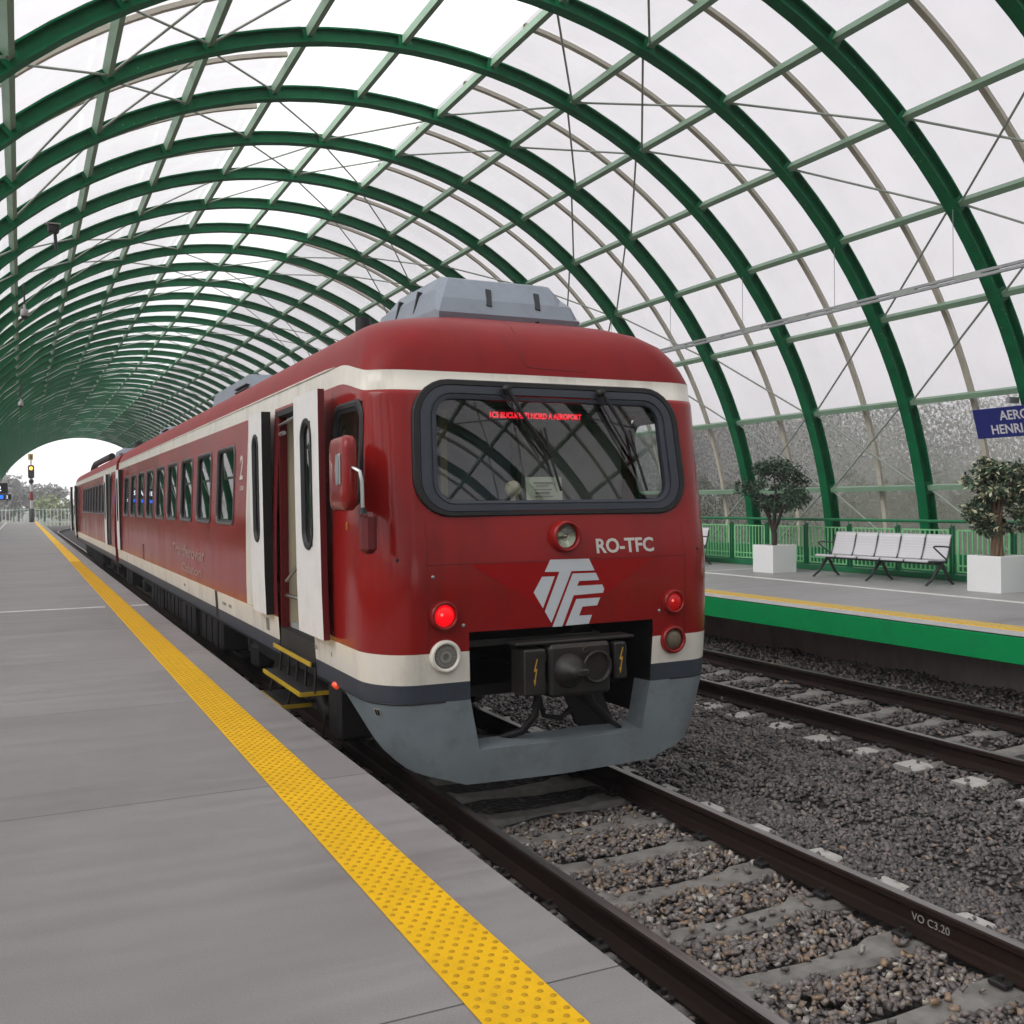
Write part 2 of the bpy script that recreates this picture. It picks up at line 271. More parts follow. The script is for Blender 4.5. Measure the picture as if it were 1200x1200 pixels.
# ------------------------------------------------------------------ mesh building
class MB:
    """collects shapes; build() links them as one mesh object"""
    def __init__(s): s.v = []; s.f = []; s.m = []; s.sm = []
    def add(s, vs, fs, mi=0, smooth=False):
        o = len(s.v); s.v.extend([tuple(p) for p in vs])
        for f in fs: s.f.append([i + o for i in f]); s.m.append(mi); s.sm.append(smooth)
    def box(s, c, d, mi=0, rot=None, bev=0.0):
        hx, hy, hz = d[0] / 2, d[1] / 2, d[2] / 2
        if bev:
            b = min(bev, hx * .9, hy * .9, hz * .9); vs = []
            for sx in (-1, 1):
                for sy in (-1, 1):
                    for sz in (-1, 1):
                        vs += [(sx * hx, sy * (hy - b), sz * (hz - b)), (sx * (hx - b), sy * hy, sz * (hz - b)), (sx * (hx - b), sy * (hy - b), sz * hz)]
            ix = lambda a, b_, c_: ((a > 0) * 4 + (b_ > 0) * 2 + (c_ > 0)) * 3
            fs = []
            for sg in (-1, 1):
                q = [ix(sg, -1, -1), ix(sg, 1, -1), ix(sg, 1, 1), ix(sg, -1, 1)]; fs.append(q if sg > 0 else q[::-1])
                q = [ix(-1, sg, -1) + 1, ix(-1, sg, 1) + 1, ix(1, sg, 1) + 1, ix(1, sg, -1) + 1]; fs.append(q if sg > 0 else q[::-1])
                q = [ix(-1, -1, sg) + 2, ix(1, -1, sg) + 2, ix(1, 1, sg) + 2, ix(-1, 1, sg) + 2]; fs.append(q if sg > 0 else q[::-1])
            for a in (-1, 1):
                for b2 in (-1, 1):
                    fs.append([ix(a, b2, -1), ix(a, b2, 1), ix(a, b2, 1) + 1, ix(a, b2, -1) + 1])
                    fs.append([ix(a, -1, b2), ix(a, 1, b2), ix(a, 1, b2) + 2, ix(a, -1, b2) + 2])
                    fs.append([ix(-1, a, b2) + 1, ix(1, a, b2) + 1, ix(1, a, b2) + 2, ix(-1, a, b2) + 2])
                    for c2 in (-1, 1): fs.append([ix(a, b2, c2), ix(a, b2, c2) + 1, ix(a, b2, c2) + 2])
        else:
            vs = [(x * hx, y * hy, z * hz) for x in (-1, 1) for y in (-1, 1) for z in (-1, 1)]
            fs = [[0, 1, 3, 2], [4, 6, 7, 5], [0, 4, 5, 1], [2, 3, 7, 6], [0, 2, 6, 4], [1, 5, 7, 3]]
        c = Vector(c)
        vs = [(rot @ Vector(p) if rot else Vector(p)) + c for p in vs]
        s.add(vs, fs, mi); return s
    def span(s, a, b, mi=0, bev=0.0):
        return s.box([(a[i] + b[i]) / 2 for i in range(3)], [abs(b[i] - a[i]) for i in range(3)], mi, None, bev)
    def tube(s, pts, r, n=8, mi=0, caps=True, closed=False, smooth=True):
        pts = [Vector(p) for p in pts]; k = len(pts); rs = r if isinstance(r, (list, tuple)) else [r] * k
        vs = []; prev = None
        for i, p in enumerate(pts):
            if closed: t = (pts[(i + 1) % k] - pts[i - 1]).normalized()
            else: t = (pts[min(i + 1, k - 1)] - pts[max(i - 1, 0)]).normalized()
            if prev is None:
                up = Vector((0, 0, 1)) if abs(t.z) < .9 else Vector((1, 0, 0)); a = t.cross(up).normalized()
            else:
                a = prev - t * prev.dot(t); a = a.normalized() if a.length > 1e-6 else t.orthogonal().normalized()
            prev = a; b = t.cross(a)
            for j in range(n):
                th = 2 * PI * j / n; vs.append(p + a * math.cos(th) * rs[i] + b * math.sin(th) * rs[i])
        fs = []
        for i in range(k if closed else k - 1):
            for j in range(n):
                a0 = i * n + j; a1 = i * n + (j + 1) % n; i2 = (i + 1) % k
                fs.append([a0, i2 * n + j, i2 * n + (j + 1) % n, a1])
        s.add(vs, fs, mi, smooth)
        if caps and not closed:
            s.add(vs[:n], [list(range(n))], mi); s.add(vs[-n:], [list(range(n))[::-1]], mi)
        return s
    def lathe(s, base, axis, prof, n=24, mi=0, smooth=True, mis=None):
        """prof: (radius, distance along axis)"""
        ax = Vector(axis).normalized(); a = ax.orthogonal().normalized(); b = ax.cross(a); base = Vector(base); vs = []
        for r, h in prof:
            for j in range(n):
                th = 2 * PI * j / n; vs.append(base + ax * h + (a * math.cos(th) + b * math.sin(th)) * r)
        for i in range(len(prof) - 1):
            fs = [[i * n + j, i * n + (j + 1) % n, (i + 1) * n + (j + 1) % n, (i + 1) * n + j] for j in range(n)]
            o = len(s.v)
            if i == 0: s.v.extend([tuple(p) for p in vs]); o0 = o
            for f in fs: s.f.append([q + o0 for q in f]); s.m.append(mis[i] if mis else mi); s.sm.append(smooth)
        return s
    def grid(s, rows, mi=0, smooth=True, flip=False, mif=None, skip=None):
        """rows: list of equally long point rows"""
        nr, nc = len(rows), len(rows[0]); o = len(s.v)
        for r in rows: s.v.extend([tuple(p) for p in r])
        for i in range(nr - 1):
            for j in range(nc - 1):
                if skip and skip(i, j): continue
                q = [o + i * nc + j, o + i * nc + j + 1, o + (i + 1) * nc + j + 1, o + (i + 1) * nc + j]
                s.f.append(q[::-1] if flip else q); s.m.append(mif(i, j) if mif else mi); s.sm.append(smooth)
        return s
    def build(s, name, mats, parent=None, kind=None):
        me = bpy.data.meshes.new(name); me.from_pydata(s.v, [], s.f)
        for m in (mats if isinstance(mats, (list, tuple)) else [mats]): me.materials.append(m)
        me.polygons.foreach_set('material_index', s.m); me.polygons.foreach_set('use_smooth', s.sm); me.update()
        o = bpy.data.objects.new(name, me); COL.objects.link(o)
        if parent: adopt(o, parent)
        if kind: o['kind'] = kind
        return o

def world_of(o):
    m = o.matrix_basis.copy(); q = o
    while q.parent: m = q.parent.matrix_basis @ q.matrix_parent_inverse @ m if False else (q.parent.matrix_basis @ q.matrix_parent_inverse @ m); q = q.parent
    return m
def adopt(o, parent):
    o.parent = parent; o.matrix_parent_inverse = world_of(parent).inverted()
def thing(name, label, cat, loc, group=None):
    o = bpy.data.objects.new(name, None); COL.objects.link(o); o.location = loc; o.empty_display_size = .2
    o['label'] = label; o['category'] = cat
    if group: o['group'] = group
    return o
def tag(o, label, cat, group=None):
    o['label'] = label; o['category'] = cat
    if group: o['group'] = group
    return o
def kids(o): return [c for c in bpy.data.objects if c.parent == o]
def copy_tree(o, parent=None):
    c = o.copy(); COL.objects.link(c)
    if parent: c.parent = parent
    for ch in kids(o): copy_tree(ch, c)
    return c
def text_mesh(body, size, matrix, mb=None, mi=0, depth=0.002, bold=0.0, align='LEFT', xs=1.0):
    cu = bpy.data.curves.new('lettering', 'FONT'); cu.body = body; cu.size = size; cu.extrude = depth; cu.offset = bold; cu.align_x = align; cu.resolution_u = 3
    ob = bpy.data.objects.new('lettering', cu); COL.objects.link(ob)
    dg = bpy.context.evaluated_depsgraph_get(); me = bpy.data.meshes.new_from_object(ob.evaluated_get(dg))
    bpy.data.objects.remove(ob); bpy.data.curves.remove(cu)
    mb = mb or MB(); mb.add([matrix @ Vector((v.co.x * xs, v.co.y, v.co.z)) for v in me.vertices], [list(p.vertices) for p in me.polygons], mi); bpy.data.meshes.remove(me)
    return mb
def basis(o, x, y):
    x = Vector(x).normalized(); y = Vector(y).normalized(); z = x.cross(y)
    return Matrix(((x.x, y.x, z.x, o[0]), (x.y, y.y, z.y, o[1]), (x.z, y.z, z.z, o[2]), (0, 0, 0, 1)))
def rrect(x0, x1, y0, y1, r, n=6):
    pts = []
    for cx, cy, a0 in ((x1 - r, y1 - r, 0), (x0 + r, y1 - r, 90), (x0 + r, y0 + r, 180), (x1 - r, y0 + r, 270)):
        for i in range(n + 1):
            a = math.radians(a0 + 90 * i / n); pts.append((cx + r * math.cos(a), cy + r * math.sin(a)))
    return pts
def sstep(a, b, x):
    t = min(max((x - a) / (b - a), 0), 1); return t * t * (3 - 2 * t)

# ================================================================== SETTING
g = MB(); g.add([(-600, -600, -.75), (600, -600, -.75), (600, 900, -.75), (-600, 900, -.75)], [[0, 1, 2, 3]]); g.build('ground', M['ground'], kind='structure')
# ballast bed: one sheet, slightly uneven
rows = []
ys = np.concatenate([np.arange(-52, -10, 3.0), np.arange(-10, 30, .25), np.arange(30, 141, 3.0)]); xs = np.linspace(1.2, 10.6, 60)
def bed_z(x, y):
    z = -.235 + .012 * math.sin(x * 7 + y * 3.1) + .012 * math.sin(y * 5.3 - x * 2.2)
    mid = (T1 + T2) / 2; z += .055 * math.exp(-((x - mid) / .6) ** 2)
    z -= .07 * sstep(2.25, 1.8, x) + (-.10) * sstep(9.6, 10.3, x)
    return z
for y in ys: rows.append([(x, y, bed_z(x, y)) for x in xs])
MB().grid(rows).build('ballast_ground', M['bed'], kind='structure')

# platforms: slab with an overhanging edge
p = MB(); p.span((-4.6, -52, PZ - .25), (PE, 118.5, PZ)); p.span((-4.6, -52, -.7), (PE - .45, 118.4, PZ - .25), 1); p.build('platform_pavement', [M['concrete'], M['wallc']], kind='structure')
p = MB(); p.span((RE + .12, -52, PZ - .25), (16.9, 118.5, PZ)); p.span((10.3, -52, -.7), (16.9, 118.4, PZ - .25), 1); p.build('far_platform_pavement', [M['slab2'], M['wallc']], kind='structure')
MB().span((RE, -52, PZ - .30), (RE + .12, 118.5, PZ - .012), 0, .004).build('platform_edge_kerb', M['fascia'], kind='structure')
MB().span((RE + .004, -52, PZ + .001), (RE + .34, 118.5, PZ + .006)).build('platform_edge_path', M['kerbgrey'], kind='structure')
MB().span((12.55, -52, PZ + .001), (12.70, 110, PZ + .005)).build('road_marking_line', M['linewhite'], kind='structure')
l = MB(); l.span((-1.42, -52, PZ + .001), (-1.30, 117, PZ + .005)); l.build('path_marking_line', M['linewhite'], kind='structure')
l = MB(); l.span((-4.5, 16.10, PZ + .001), (1.10, 16.22, PZ + .0055)); l.span((1.46, 16.10, PZ + .001), (PE - .005, 16.22, PZ + .0055)); l.build('path_joint_line', M['linewhite'], kind='structure')
l = MB(); l.span((9.9, 17.3, PZ + .001), (12.5, 17.36, PZ + .0045)); l.span((12.75, 17.3, PZ + .001), (14.9, 17.36, PZ + .0045)); l.build('far_path_joint_line', M['linewhite'], kind='structure')

# tactile strips
def domes(mb, x0, x1, y0, y1, nx, dy, z, r, h, n, mi):
    k = 0; y = y0
    dx = (x1 - x0) / nx
    while y < y1:
        for i in range(nx):
            x = x0 + dx * (i + (.28 if k % 2 else .72))
            o = len(mb.v)
            for rr, zz in ((r, 0), (r * .82, h * .75), (r * .45, h)):
                for j in range(n): mb.v.append((x + rr * math.cos(2 * PI * j / n), y + rr * math.sin(2 * PI * j / n), z + zz))
            for lv in range(2):
                for j in range(n):
                    mb.f.append([o + lv * n + j, o + lv * n + (j + 1) % n, o + (lv + 1) * n + (j + 1) % n, o + (lv + 1) * n + j]); mb.m.append(mi); mb.sm.append(True)
            mb.f.append([o + 2 * n + j for j in range(n)]); mb.m.append(mi); mb.sm.append(True)
        y += dy; k += 1
t = MB(); t.span((1.166, -52, PZ + .001), (1.439, 117.5, PZ + .008), 0, .002)
domes(t, 1.17, 1.435, 1.6, 9, 5, .0415, PZ + .007, .0115, .005, 8, 1)
domes(t, 1.17, 1.435, 9, 30, 5, .0415, PZ + .007, .0115, .005, 5, 1)
tag(t.build('tactile_strip', [M['tact'], M['dome']]), 'yellow tactile strip of small domes along the near platform edge', 'tactile paving')
t = MB(); t.span((9.90, -52, PZ + .001), (10.26, 117.5, PZ + .008), 0, .002)
yy = 7.0
while yy < 30:
    t.span((9.93, yy, PZ + .008), (10.23, yy + .035, PZ + .016), 1); yy += .085
tag(t.build('tactile_strip', [M['tact'], mat('tactile_rib_pale', (0.62, 0.50, 0.16), .55)]), 'yellow ribbed tactile strip along the far platform above the green fascia', 'tactile paving')

# rails and sleepers
def rail_profile():
    return [(-.075, -.172), (.075, -.172), (.075, -.160), (.02, -.140), (.0085, -.125), (.0085, -.055), (.035, -.038), (.036, -.010), (.028, -.001), (-.028, -.001), (-.036, -.010), (-.035, -.038), (-.0085, -.055), (-.0085, -.125), (-.02, -.140), (-.075, -.160)]
def rail(xc, label, name='rail', curve=True):
    path = [(xc, y) for y in (-52, 0, 2, 4, 6, 8, 10, 15, 20, 30, 50, 70, 92)]
    for i in range(1, 13):                                     # the line bends to the right beyond the train
        a = i * .04; path.append((xc + 110 * (1 - math.cos(a)), 92 + (110 - (xc - T1)) * math.sin(a)))
    pr = rail_profile(); rows = []
    for i, (x, y) in enumerate(path):
        x0, y0 = path[max(i - 1, 0)]; x1, y1 = path[min(i + 1, len(path) - 1)]; L = math.hypot(x1 - x0, y1 - y0); nx, ny = (y1 - y0) / L, -(x1 - x0) / L
        rows.append([(x + nx * a, y + ny * a, z) for a, z in pr + pr[:1]])
    b = MB(); b.grid(rows, smooth=False, mif=lambda i, j: 1 if j in (8,) else 0)
    o = b.build('rail', [M['rail'], M['railtop']]); return tag(o, label, 'rail', 'running rails of the two tracks')
r1 = rail(T1 - .75, 'dark rusty rail of the near track, beside the near platform edge')
r2 = rail(T1 + .75, 'dark rusty rail of the near track with white stencilled number')
rail(T2 - .75, 'first rusty rail of the empty track behind the train'); rail(T2 + .75, 'second rusty rail of the empty track, beside the far platform wall')
tm = text_mesh('VO C3.20', .06, basis((T1 + .75 - .0095, 3.93, -.112), (0, -1, 0), (0, 0, 1)), depth=.001)
tm.build('stencil', M['cctv'], r2)

def sleeper(name='sleeper'):
    b = MB()
    # (x, half width, top z): tapered concrete sleeper, lower in the middle
    prof = [(-1.25, .11, -.205), (-1.22, .12, -.178), (-.98, .125, -.174), (-.46, .115, -.178), (-.40, .10, -.196), (0, .09, -.206), (.40, .10, -.196), (.46, .115, -.178), (.98, .125, -.174), (1.22, .12, -.178), (1.25, .11, -.205)]
    rows = []
    for x, h, z in prof:
        rows.append([(x, -h - .03, -.40), (x, -h, z - .025), (x, -h + .025, z), (x, h - .025, z), (x, h, z - .025), (x, h + .03, -.40)])
    b.grid(rows, smooth=False, flip=True, mif=lambda i, j: 1 if i in (1, 8) and j in (1, 2, 3) else 0)
    b.add(rows[0], [[0, 1, 2, 3, 4, 5]], 1); b.add(rows[-1], [[5, 4, 3, 2, 1, 0]], 1)
    o = b.build('sleeper', [M['sleeper'], M['sleepend']])
    for sx in (-1, 1):
        for e in (-1, 1):
            c = MB(); xx = sx * .75 + e * .115
            c.box((xx, 0, -.155), (.07, .10, .03), 0, None, .008); c.tube([(xx, 0, -.15), (xx, 0, -.118)], .016, 6)
            c.build('rail_clip', M['under'], o)
    return o
s0 = None; k = 0
for tc, ya, yb, lab, grp in ((T1, 2.12, 14.2, 'weathered concrete sleeper of the near track in stony ballast', 'sleepers of the near track'), (T2, 4.6, 27.0, 'damp grey concrete sleeper of the empty track behind the train', 'sleepers of the empty track')):
    y = ya
    while y < yb:
        if s0 is None: s0 = sleeper(); o = s0
        else: o = copy_tree(s0)
        o.location = (tc + random.uniform(-.012, .012), y + random.uniform(-.015, .015), random.uniform(-.006, .004)); o.rotation_euler = (0, 0, random.uniform(-.012, .012))
        tag(o, lab, 'sleeper', grp); y += .59

# loose ballast stones: one mass nobody could count
def stones():
    ico = np.array([(x, y, z) for x in (-1, 1) for y in (-1, 1) for z in (-1, 1)], float) * .62
    q4 = [(0, 1, 3, 2), (4, 6, 7, 5), (0, 4, 5, 1), (2, 3, 7, 6), (0, 2, 6, 4), (1, 5, 7, 3)]
    fi = np.array([t_ for q in q4 for t_ in ((q[0], q[1], q[2]), (q[0], q[2], q[3]))])
    P = []
    def scatter(n, x0, x1, y0, y1, smin, smax):
        x = rng.uniform(x0, x1, n); y = rng.uniform(y0, y1, n); s = rng.uniform(smin, smax, n); P.append(np.stack([x, y, s], 1))
    scatter(21000, 2.0, 5.2, 1.6, 6.6, .013, .032)
    scatter(26000, 4.3, 7.6, 2.6, 11.5, .015, .034)
    scatter(19000, 5.0, 10.35, 6.5, 15, .019, .038)
    scatter(9000, 6.5, 10.35, 15, 26, .024, .044)
    scatter(2500, 1.3, 2.7, 2.0, 9, .02, .036)
    P = np.concatenate(P); x, y, s = P.T
    z = np.array([bed_z(a, b) for a, b in zip(x, y)])
    near = np.minimum(np.abs(np.abs(x - T1) - .75), np.abs(np.abs(x - T2) - .75))
    # crib stones lie just under the sleeper tops; few lie on a sleeper
    keep = near > .085
    for tc, ya, yb in ((T1, 2.12, 14.2), (T2, 4.6, 27.0)):
        d = np.abs((y - ya + .295) % .59 - .295); on = (d < .098) & (np.abs(x - tc) < 1.27) & (y > ya - .2) & (y < yb)
        keep &= ~(on & (rng.random(len(x)) > .06))
        ins = (np.abs(x - tc) < 1.3); z = np.where(ins, -.217 + .01 * np.sin(9 * x + 4 * y), z)
        z = np.where(on, -.17 - .03 * (np.abs(x - tc) < .4), z)
    x, y, s, z, near = x[keep], y[keep], s[keep], z[keep], near[keep]; n = len(x)
    base = ico[None] * rng.uniform(.55, 1.35, (n, 8, 3)); base *= rng.uniform(.7, 1.2, (n, 1, 3)) * np.array([1.2, .95, .55])
    a, b, c = rng.uniform(0, 2 * PI, n), rng.normal(0, .5, n), rng.normal(0, .5, n)
    ca, sa = np.cos(a), np.sin(a); X = base[..., 0] * ca[:, None] - base[..., 1] * sa[:, None]; Y = base[..., 0] * sa[:, None] + base[..., 1] * ca[:, None]; Z = base[..., 2]
    Y, Z = Y * np.cos(b)[:, None] - Z * np.sin(b)[:, None], Y * np.sin(b)[:, None] + Z * np.cos(b)[:, None]
    X, Z = X * np.cos(c)[:, None] + Z * np.sin(c)[:, None], -X * np.sin(c)[:, None] + Z * np.cos(c)[:, None]
    lift = rng.uniform(.1, .9, n) * s
    V = np.stack([X * s[:, None] + x[:, None], Y * s[:, None] + y[:, None], Z * s[:, None] + (z + lift)[:, None]], -1).reshape(-1, 3)
    F = (fi[None] + (np.arange(n) * 8)[:, None, None]).reshape(-1, 3)
    me = bpy.data.meshes.new('ballast_gravel'); me.vertices.add(len(V)); me.vertices.foreach_set('co', V.astype(np.float32).ravel())
    me.loops.add(len(F) * 3); me.loops.foreach_set('vertex_index', F.astype(np.int32).ravel()); me.polygons.add(len(F)); me.polygons.foreach_set('loop_start', np.arange(0, len(F) * 3, 3, dtype=np.int32))
    col = rng.beta(1.6, 2.3, n); ins = (np.abs(x - T1) < .72); col = np.where(ins, np.clip(col * .75 + rng.uniform(.1, .42, n), 0, 1), col * .74)
    at = me.attributes.new('stone', 'FLOAT', 'POINT'); at.data.foreach_set('value', np.repeat(col, 8).astype(np.float32))
    me.update(); me.validate(); me.materials.append(M['gravel'])
    o = bpy.data.objects.new('ballast_gravel', me); COL.objects.link(o); o['kind'] = 'stuff'; o['label'] = 'crushed grey and brown ballast stones around the tracks'; o['category'] = 'gravel'
stones()

# ================================================================== THE VAULT (one canopy)
can = thing('station_canopy', 'long barrel vault of dark green steel ribs glazed with clear sheets', 'station canopy', (AX, 60, PZ))
KN = list(range(-1, 18))
def arc(r, ph): return (AX + r * math.cos(ph), AZ + r * math.sin(ph))
PHK = [PH0 + k * DPH for k in KN]
RYS = [RY0 + i * RDY for i in range(-25, 43)]
YA, YB = RYS[0] - .4, RYS[-1] + .4
PA, PB = -.06, PI + .06
def arc_beam(r0, depth, width, y, pa, pb, n, prof=None):
    """I-beam bent along the arc; r0 = outer radius"""
    b = MB(); tf, tw = .028, .022; h = width / 2; e = .011
    if prof == 'I': pf = [(0, -h), (0, h), (-tf, h), (-tf, e), (-depth + tf, e), (-depth + tf, h), (-depth, h), (-depth, -h), (-depth + tf, -h), (-depth + tf, -e), (-tf, -e), (-tf, -h)]
    else: pf = [(0, -h), (0, h), (-depth, h), (-depth, -h)]
    rows = []
    for i in range(n + 1):
        ph = pa + (pb - pa) * i / n; row = []
        for dr, dy in pf + pf[:1]:
            x, z = arc(r0 + dr, ph); row.append((x, y + dy, z))
        rows.append(row)
    b.grid(rows, smooth=False); return b
rib_me = arc_beam(AR + .10, .245, .22, 0, PA, PB, 60, 'I')
# stiffener plates where purlins meet the rib
for ph in PHK:
    for e in (-1, 1):
        rr = [arc(AR + .08, ph - .012), arc(AR - .12, ph - .012), arc(AR - .12, ph + .012), arc(AR + .08, ph + .012)]
        rib_me.add([(x, e * .10, z) for x, z in rr], [[0, 1, 2, 3]])
ro = rib_me.build('rib', M['rib'], None)
for i, y in enumerate(RYS):
    o = ro if i == 0 else ro.copy()
    if i: COL.objects.link(o)
    o.location = (0, y, 0); o.parent = can; o.matrix_parent_inverse = Matrix.Translation(-can.location)
pairs = ((KN[0], 7), (9, KN[-1]))
gb = MB()
for ka, kb in pairs:
    q = arc_beam(AR + .235, .07, .10, 0, PH0 + ka * DPH - (.06 if ka < 0 else 0), PH0 + kb * DPH, 4 * (kb - ka)); gb.add(q.v, q.f)
gbo = gb.build('glazing_bar', M['bar'])
for i, y in enumerate(RYS[:-1]):
    o = gbo if i == 0 else gbo.copy()
    if i: COL.objects.link(o)
    o.location = (0, y + RDY / 2, 0); o.parent = can; o.matrix_parent_inverse = Matrix.Translation(-can.location)
for k, ph in zip(KN, PHK):
    x, z = arc(AR + .02, ph); b = MB(); rot = Matrix.Rotation(-ph, 3, 'Y')
    for ya, yb in zip(RYS[:-1], RYS[1:]):
        b.box((x, (ya + yb) / 2, z), (.15, RDY - .03, .095), 0, rot)
    b.build('purlin', M['purlin'], can)
def strip(ka, kb, m, r=AR + .255, pe=0):
    rows = []; n = 4
    for i in range(n + 1):
        ph = PH0 + DPH * (ka + (kb - ka) * i / n) + 0.0; x, z = arc(r, ph); rows.append([(x, y, z) for y in np.linspace(YA, YB, 24)])
    return MB().grid(rows, smooth=True).build('glazing_sheet', m, can)
for k in KN[:-1]:
    strip(k, k + 1, M['wet'] if k in (-1, 0, 16) else M['clear'] if k in (7, 8) else M['poly_left'] if k >= 9 else M['poly'])
strip(-1.5, -1, M['wet'])
# plinth walls at the feet of the vault
b = MB(); b.span((AX + AR - .22, YA, PZ - .1), (AX + AR - .12, YB, PZ + .42)); b.build('plinth_wall', M['dkgreen'], can)
b = MB(); b.span((AX - AR + .12, YA, PZ - .1), (AX - AR + .22, YB, PZ + .42)); b.build('plinth_wall', M['dkgreen'], can)
# wind bracing: criss-cross rods that wind round the vault
rods = []
for j in range(len(RYS) - 1):
    R = 27 - j                                   # rib index, growing towards the camera
    for k in KN[:-1]:
        if (R + k) % 5 in (2, 3): rods.append((j, k, j + 1, k + 1))
        if (k + 1 - R) % 5 in (3, 4): rods.append((j, k + 1, j + 1, k))
fixed = []
for ja, ka, jb, kb in rods:
    x0, z0 = arc(AR - .02, PH0 + DPH * ka); x1, z1 = arc(AR - .02, PH0 + DPH * kb); fixed.append(((x0, RYS[ja] + .1, z0), (x1, RYS[jb] - .1, z1)))
inview = sorted((f for f in fixed if f[0][1] > 4), key=lambda f: f[0][1] + abs(f[0][0] - 8) * .3)
rest = [f for f in fixed if f[0][1] <= 4] + inview[100:]
for a, c in inview[:100]: MB().tube([a, c], .02, 6).build('brace_rod', M['rod'], can)
b = MB()
for a, c in rest: b.tube([a, c], .02, 4, caps=False)
b.build('brace_rod_bundle', M['rod'], can, 'stuff')

# cable tray on thin wires, right of the vault
ct = thing('cable_tray', 'slim grey double cable tray hung on thin wires along the far platform', 'cable tray', (13.6, 12, 5.65))
b = MB()
for zz, xx in ((5.60, 13.55), (5.70, 13.68)):
    b.span((xx - .03, 3, zz - .022), (xx + .03, 60, zz + .022))
y = 3.2
while y < 60: b.span((13.58, y, 5.625), (13.65, y + .5, 5.675), 1); y += 1.31
b.build('tray_rail', [M['galv'], M['rod']], ct)
for y in (11.6, 14.25, 16.9, 19.5, 22.1, 24.7, 9.0):
    MB().tube([(13.6, y, 5.7), (13.6, y, 6.95)], .006, 5).build('hanger_wire', M['galv'], ct)

# ================================================================== THE RAILCARS
LF, AL, YS0, RC, BOW = 1.12, .53, 6.83, .315, .036
def lvl(z):
    tab = [(.15, 1.20, 6.45), (.45, 1.31, 6.42), (.78, 1.405, 6.41), (1.12, 1.425, 6.39), (1.30, 1.43, 6.385), (1.72, 1.43, 6.38), (2.06, 1.425, 6.44), (2.9, 1.39, 6.56), (3.17, 1.37, 6.60)]
    return [float(np.interp(z, [q[0] for q in tab], [q[i] for q in tab])) for i in (1, 2)]
class Shell:
    """coach body surface: s runs round the plan from the nose centre, z up"""
    def __init__(s, y_nose, y_rear, d): s.yn, s.d, s.L = y_nose, d, abs(y_rear - y_nose)
    def Y(s, y): return s.yn + s.d * (y - 6.38)
    def S(s, yw): return LF + AL + ((yw - s.yn) * s.d + 6.38 - YS0)        # world y on a side -> |s|
    def P(s, u, z, off=0.0):
        p = s.raw(u, z)
        if off:
            e = .004; du = s.raw(u + e, z) - s.raw(u - e, z); dz = s.raw(u, z + e) - s.raw(u, z - e); n = du.cross(dz).normalized()
            c = Vector((T1, s.Y(9.5), z)); n = n if n.dot(p - c) > 0 else -n
            p = p + n * off
        return p
    def raw(s, u, z):
        a = abs(u); sg = 1 if u >= 0 else -1; w, f = lvl(z)
        if a <= LF: x = a / LF * (w - RC); y = f + BOW * (x / w) ** 2
        elif a <= LF + AL:
            t = (a - LF) / AL * PI / 2; x = (w - RC) + RC * math.sin(t); y0 = f + BOW * ((w - RC) / w) ** 2; y = y0 + (YS0 - y0) * (1 - math.cos(t))
        else: x = w; y = YS0 + a - LF - AL
        return Vector((T1 + sg * x, s.Y(y), z))

def drop(a, z):
    fr = 1 - sstep(LF + .35, LF + AL + .5, a); return .10 * fr * sstep(2.93, 3.03, z)

def ring(sh, mb, o, i, prof, mi=0):
    """frame round a window. o, i: outer/inner (s0,s1,z0,z1,r); prof: (blend 0..1, offset)"""
    L = []
    for bl, off in prof:
        q = [o[k] + (i[k] - o[k]) * bl for k in range(5)]
        L.append([sh.P(a, z, off) for a, z in rrect(*q, 7)])
    L = [r + r[:1] for r in L]; mb.grid(L, mi, smooth=False)
def pane(sh, mb, q, off, nc=18, nr=5, mi=0):
    s0, s1, z0, z1, r = q; rows = []
    cols = sorted(set([s0 + r * (1 - math.cos(t * PI / 12)) for t in range(7)] + [s1 - r * (1 - math.cos(t * PI / 12)) for t in range(7)] + list(np.linspace(s0 + r, s1 - r, nc))))
    for c in cols:
        dd = 0
        if c < s0 + r: dd = r - math.sqrt(max(r * r - (s0 + r - c) ** 2, 0))
        elif c > s1 - r: dd = r - math.sqrt(max(r * r - (c - s1 + r) ** 2, 0))
        rows.append([sh.P(c, z0 + dd + (z1 - z0 - 2 * dd) * k / nr, off) for k in range(nr + 1)])
    mb.grid(rows, mi, smooth=True)

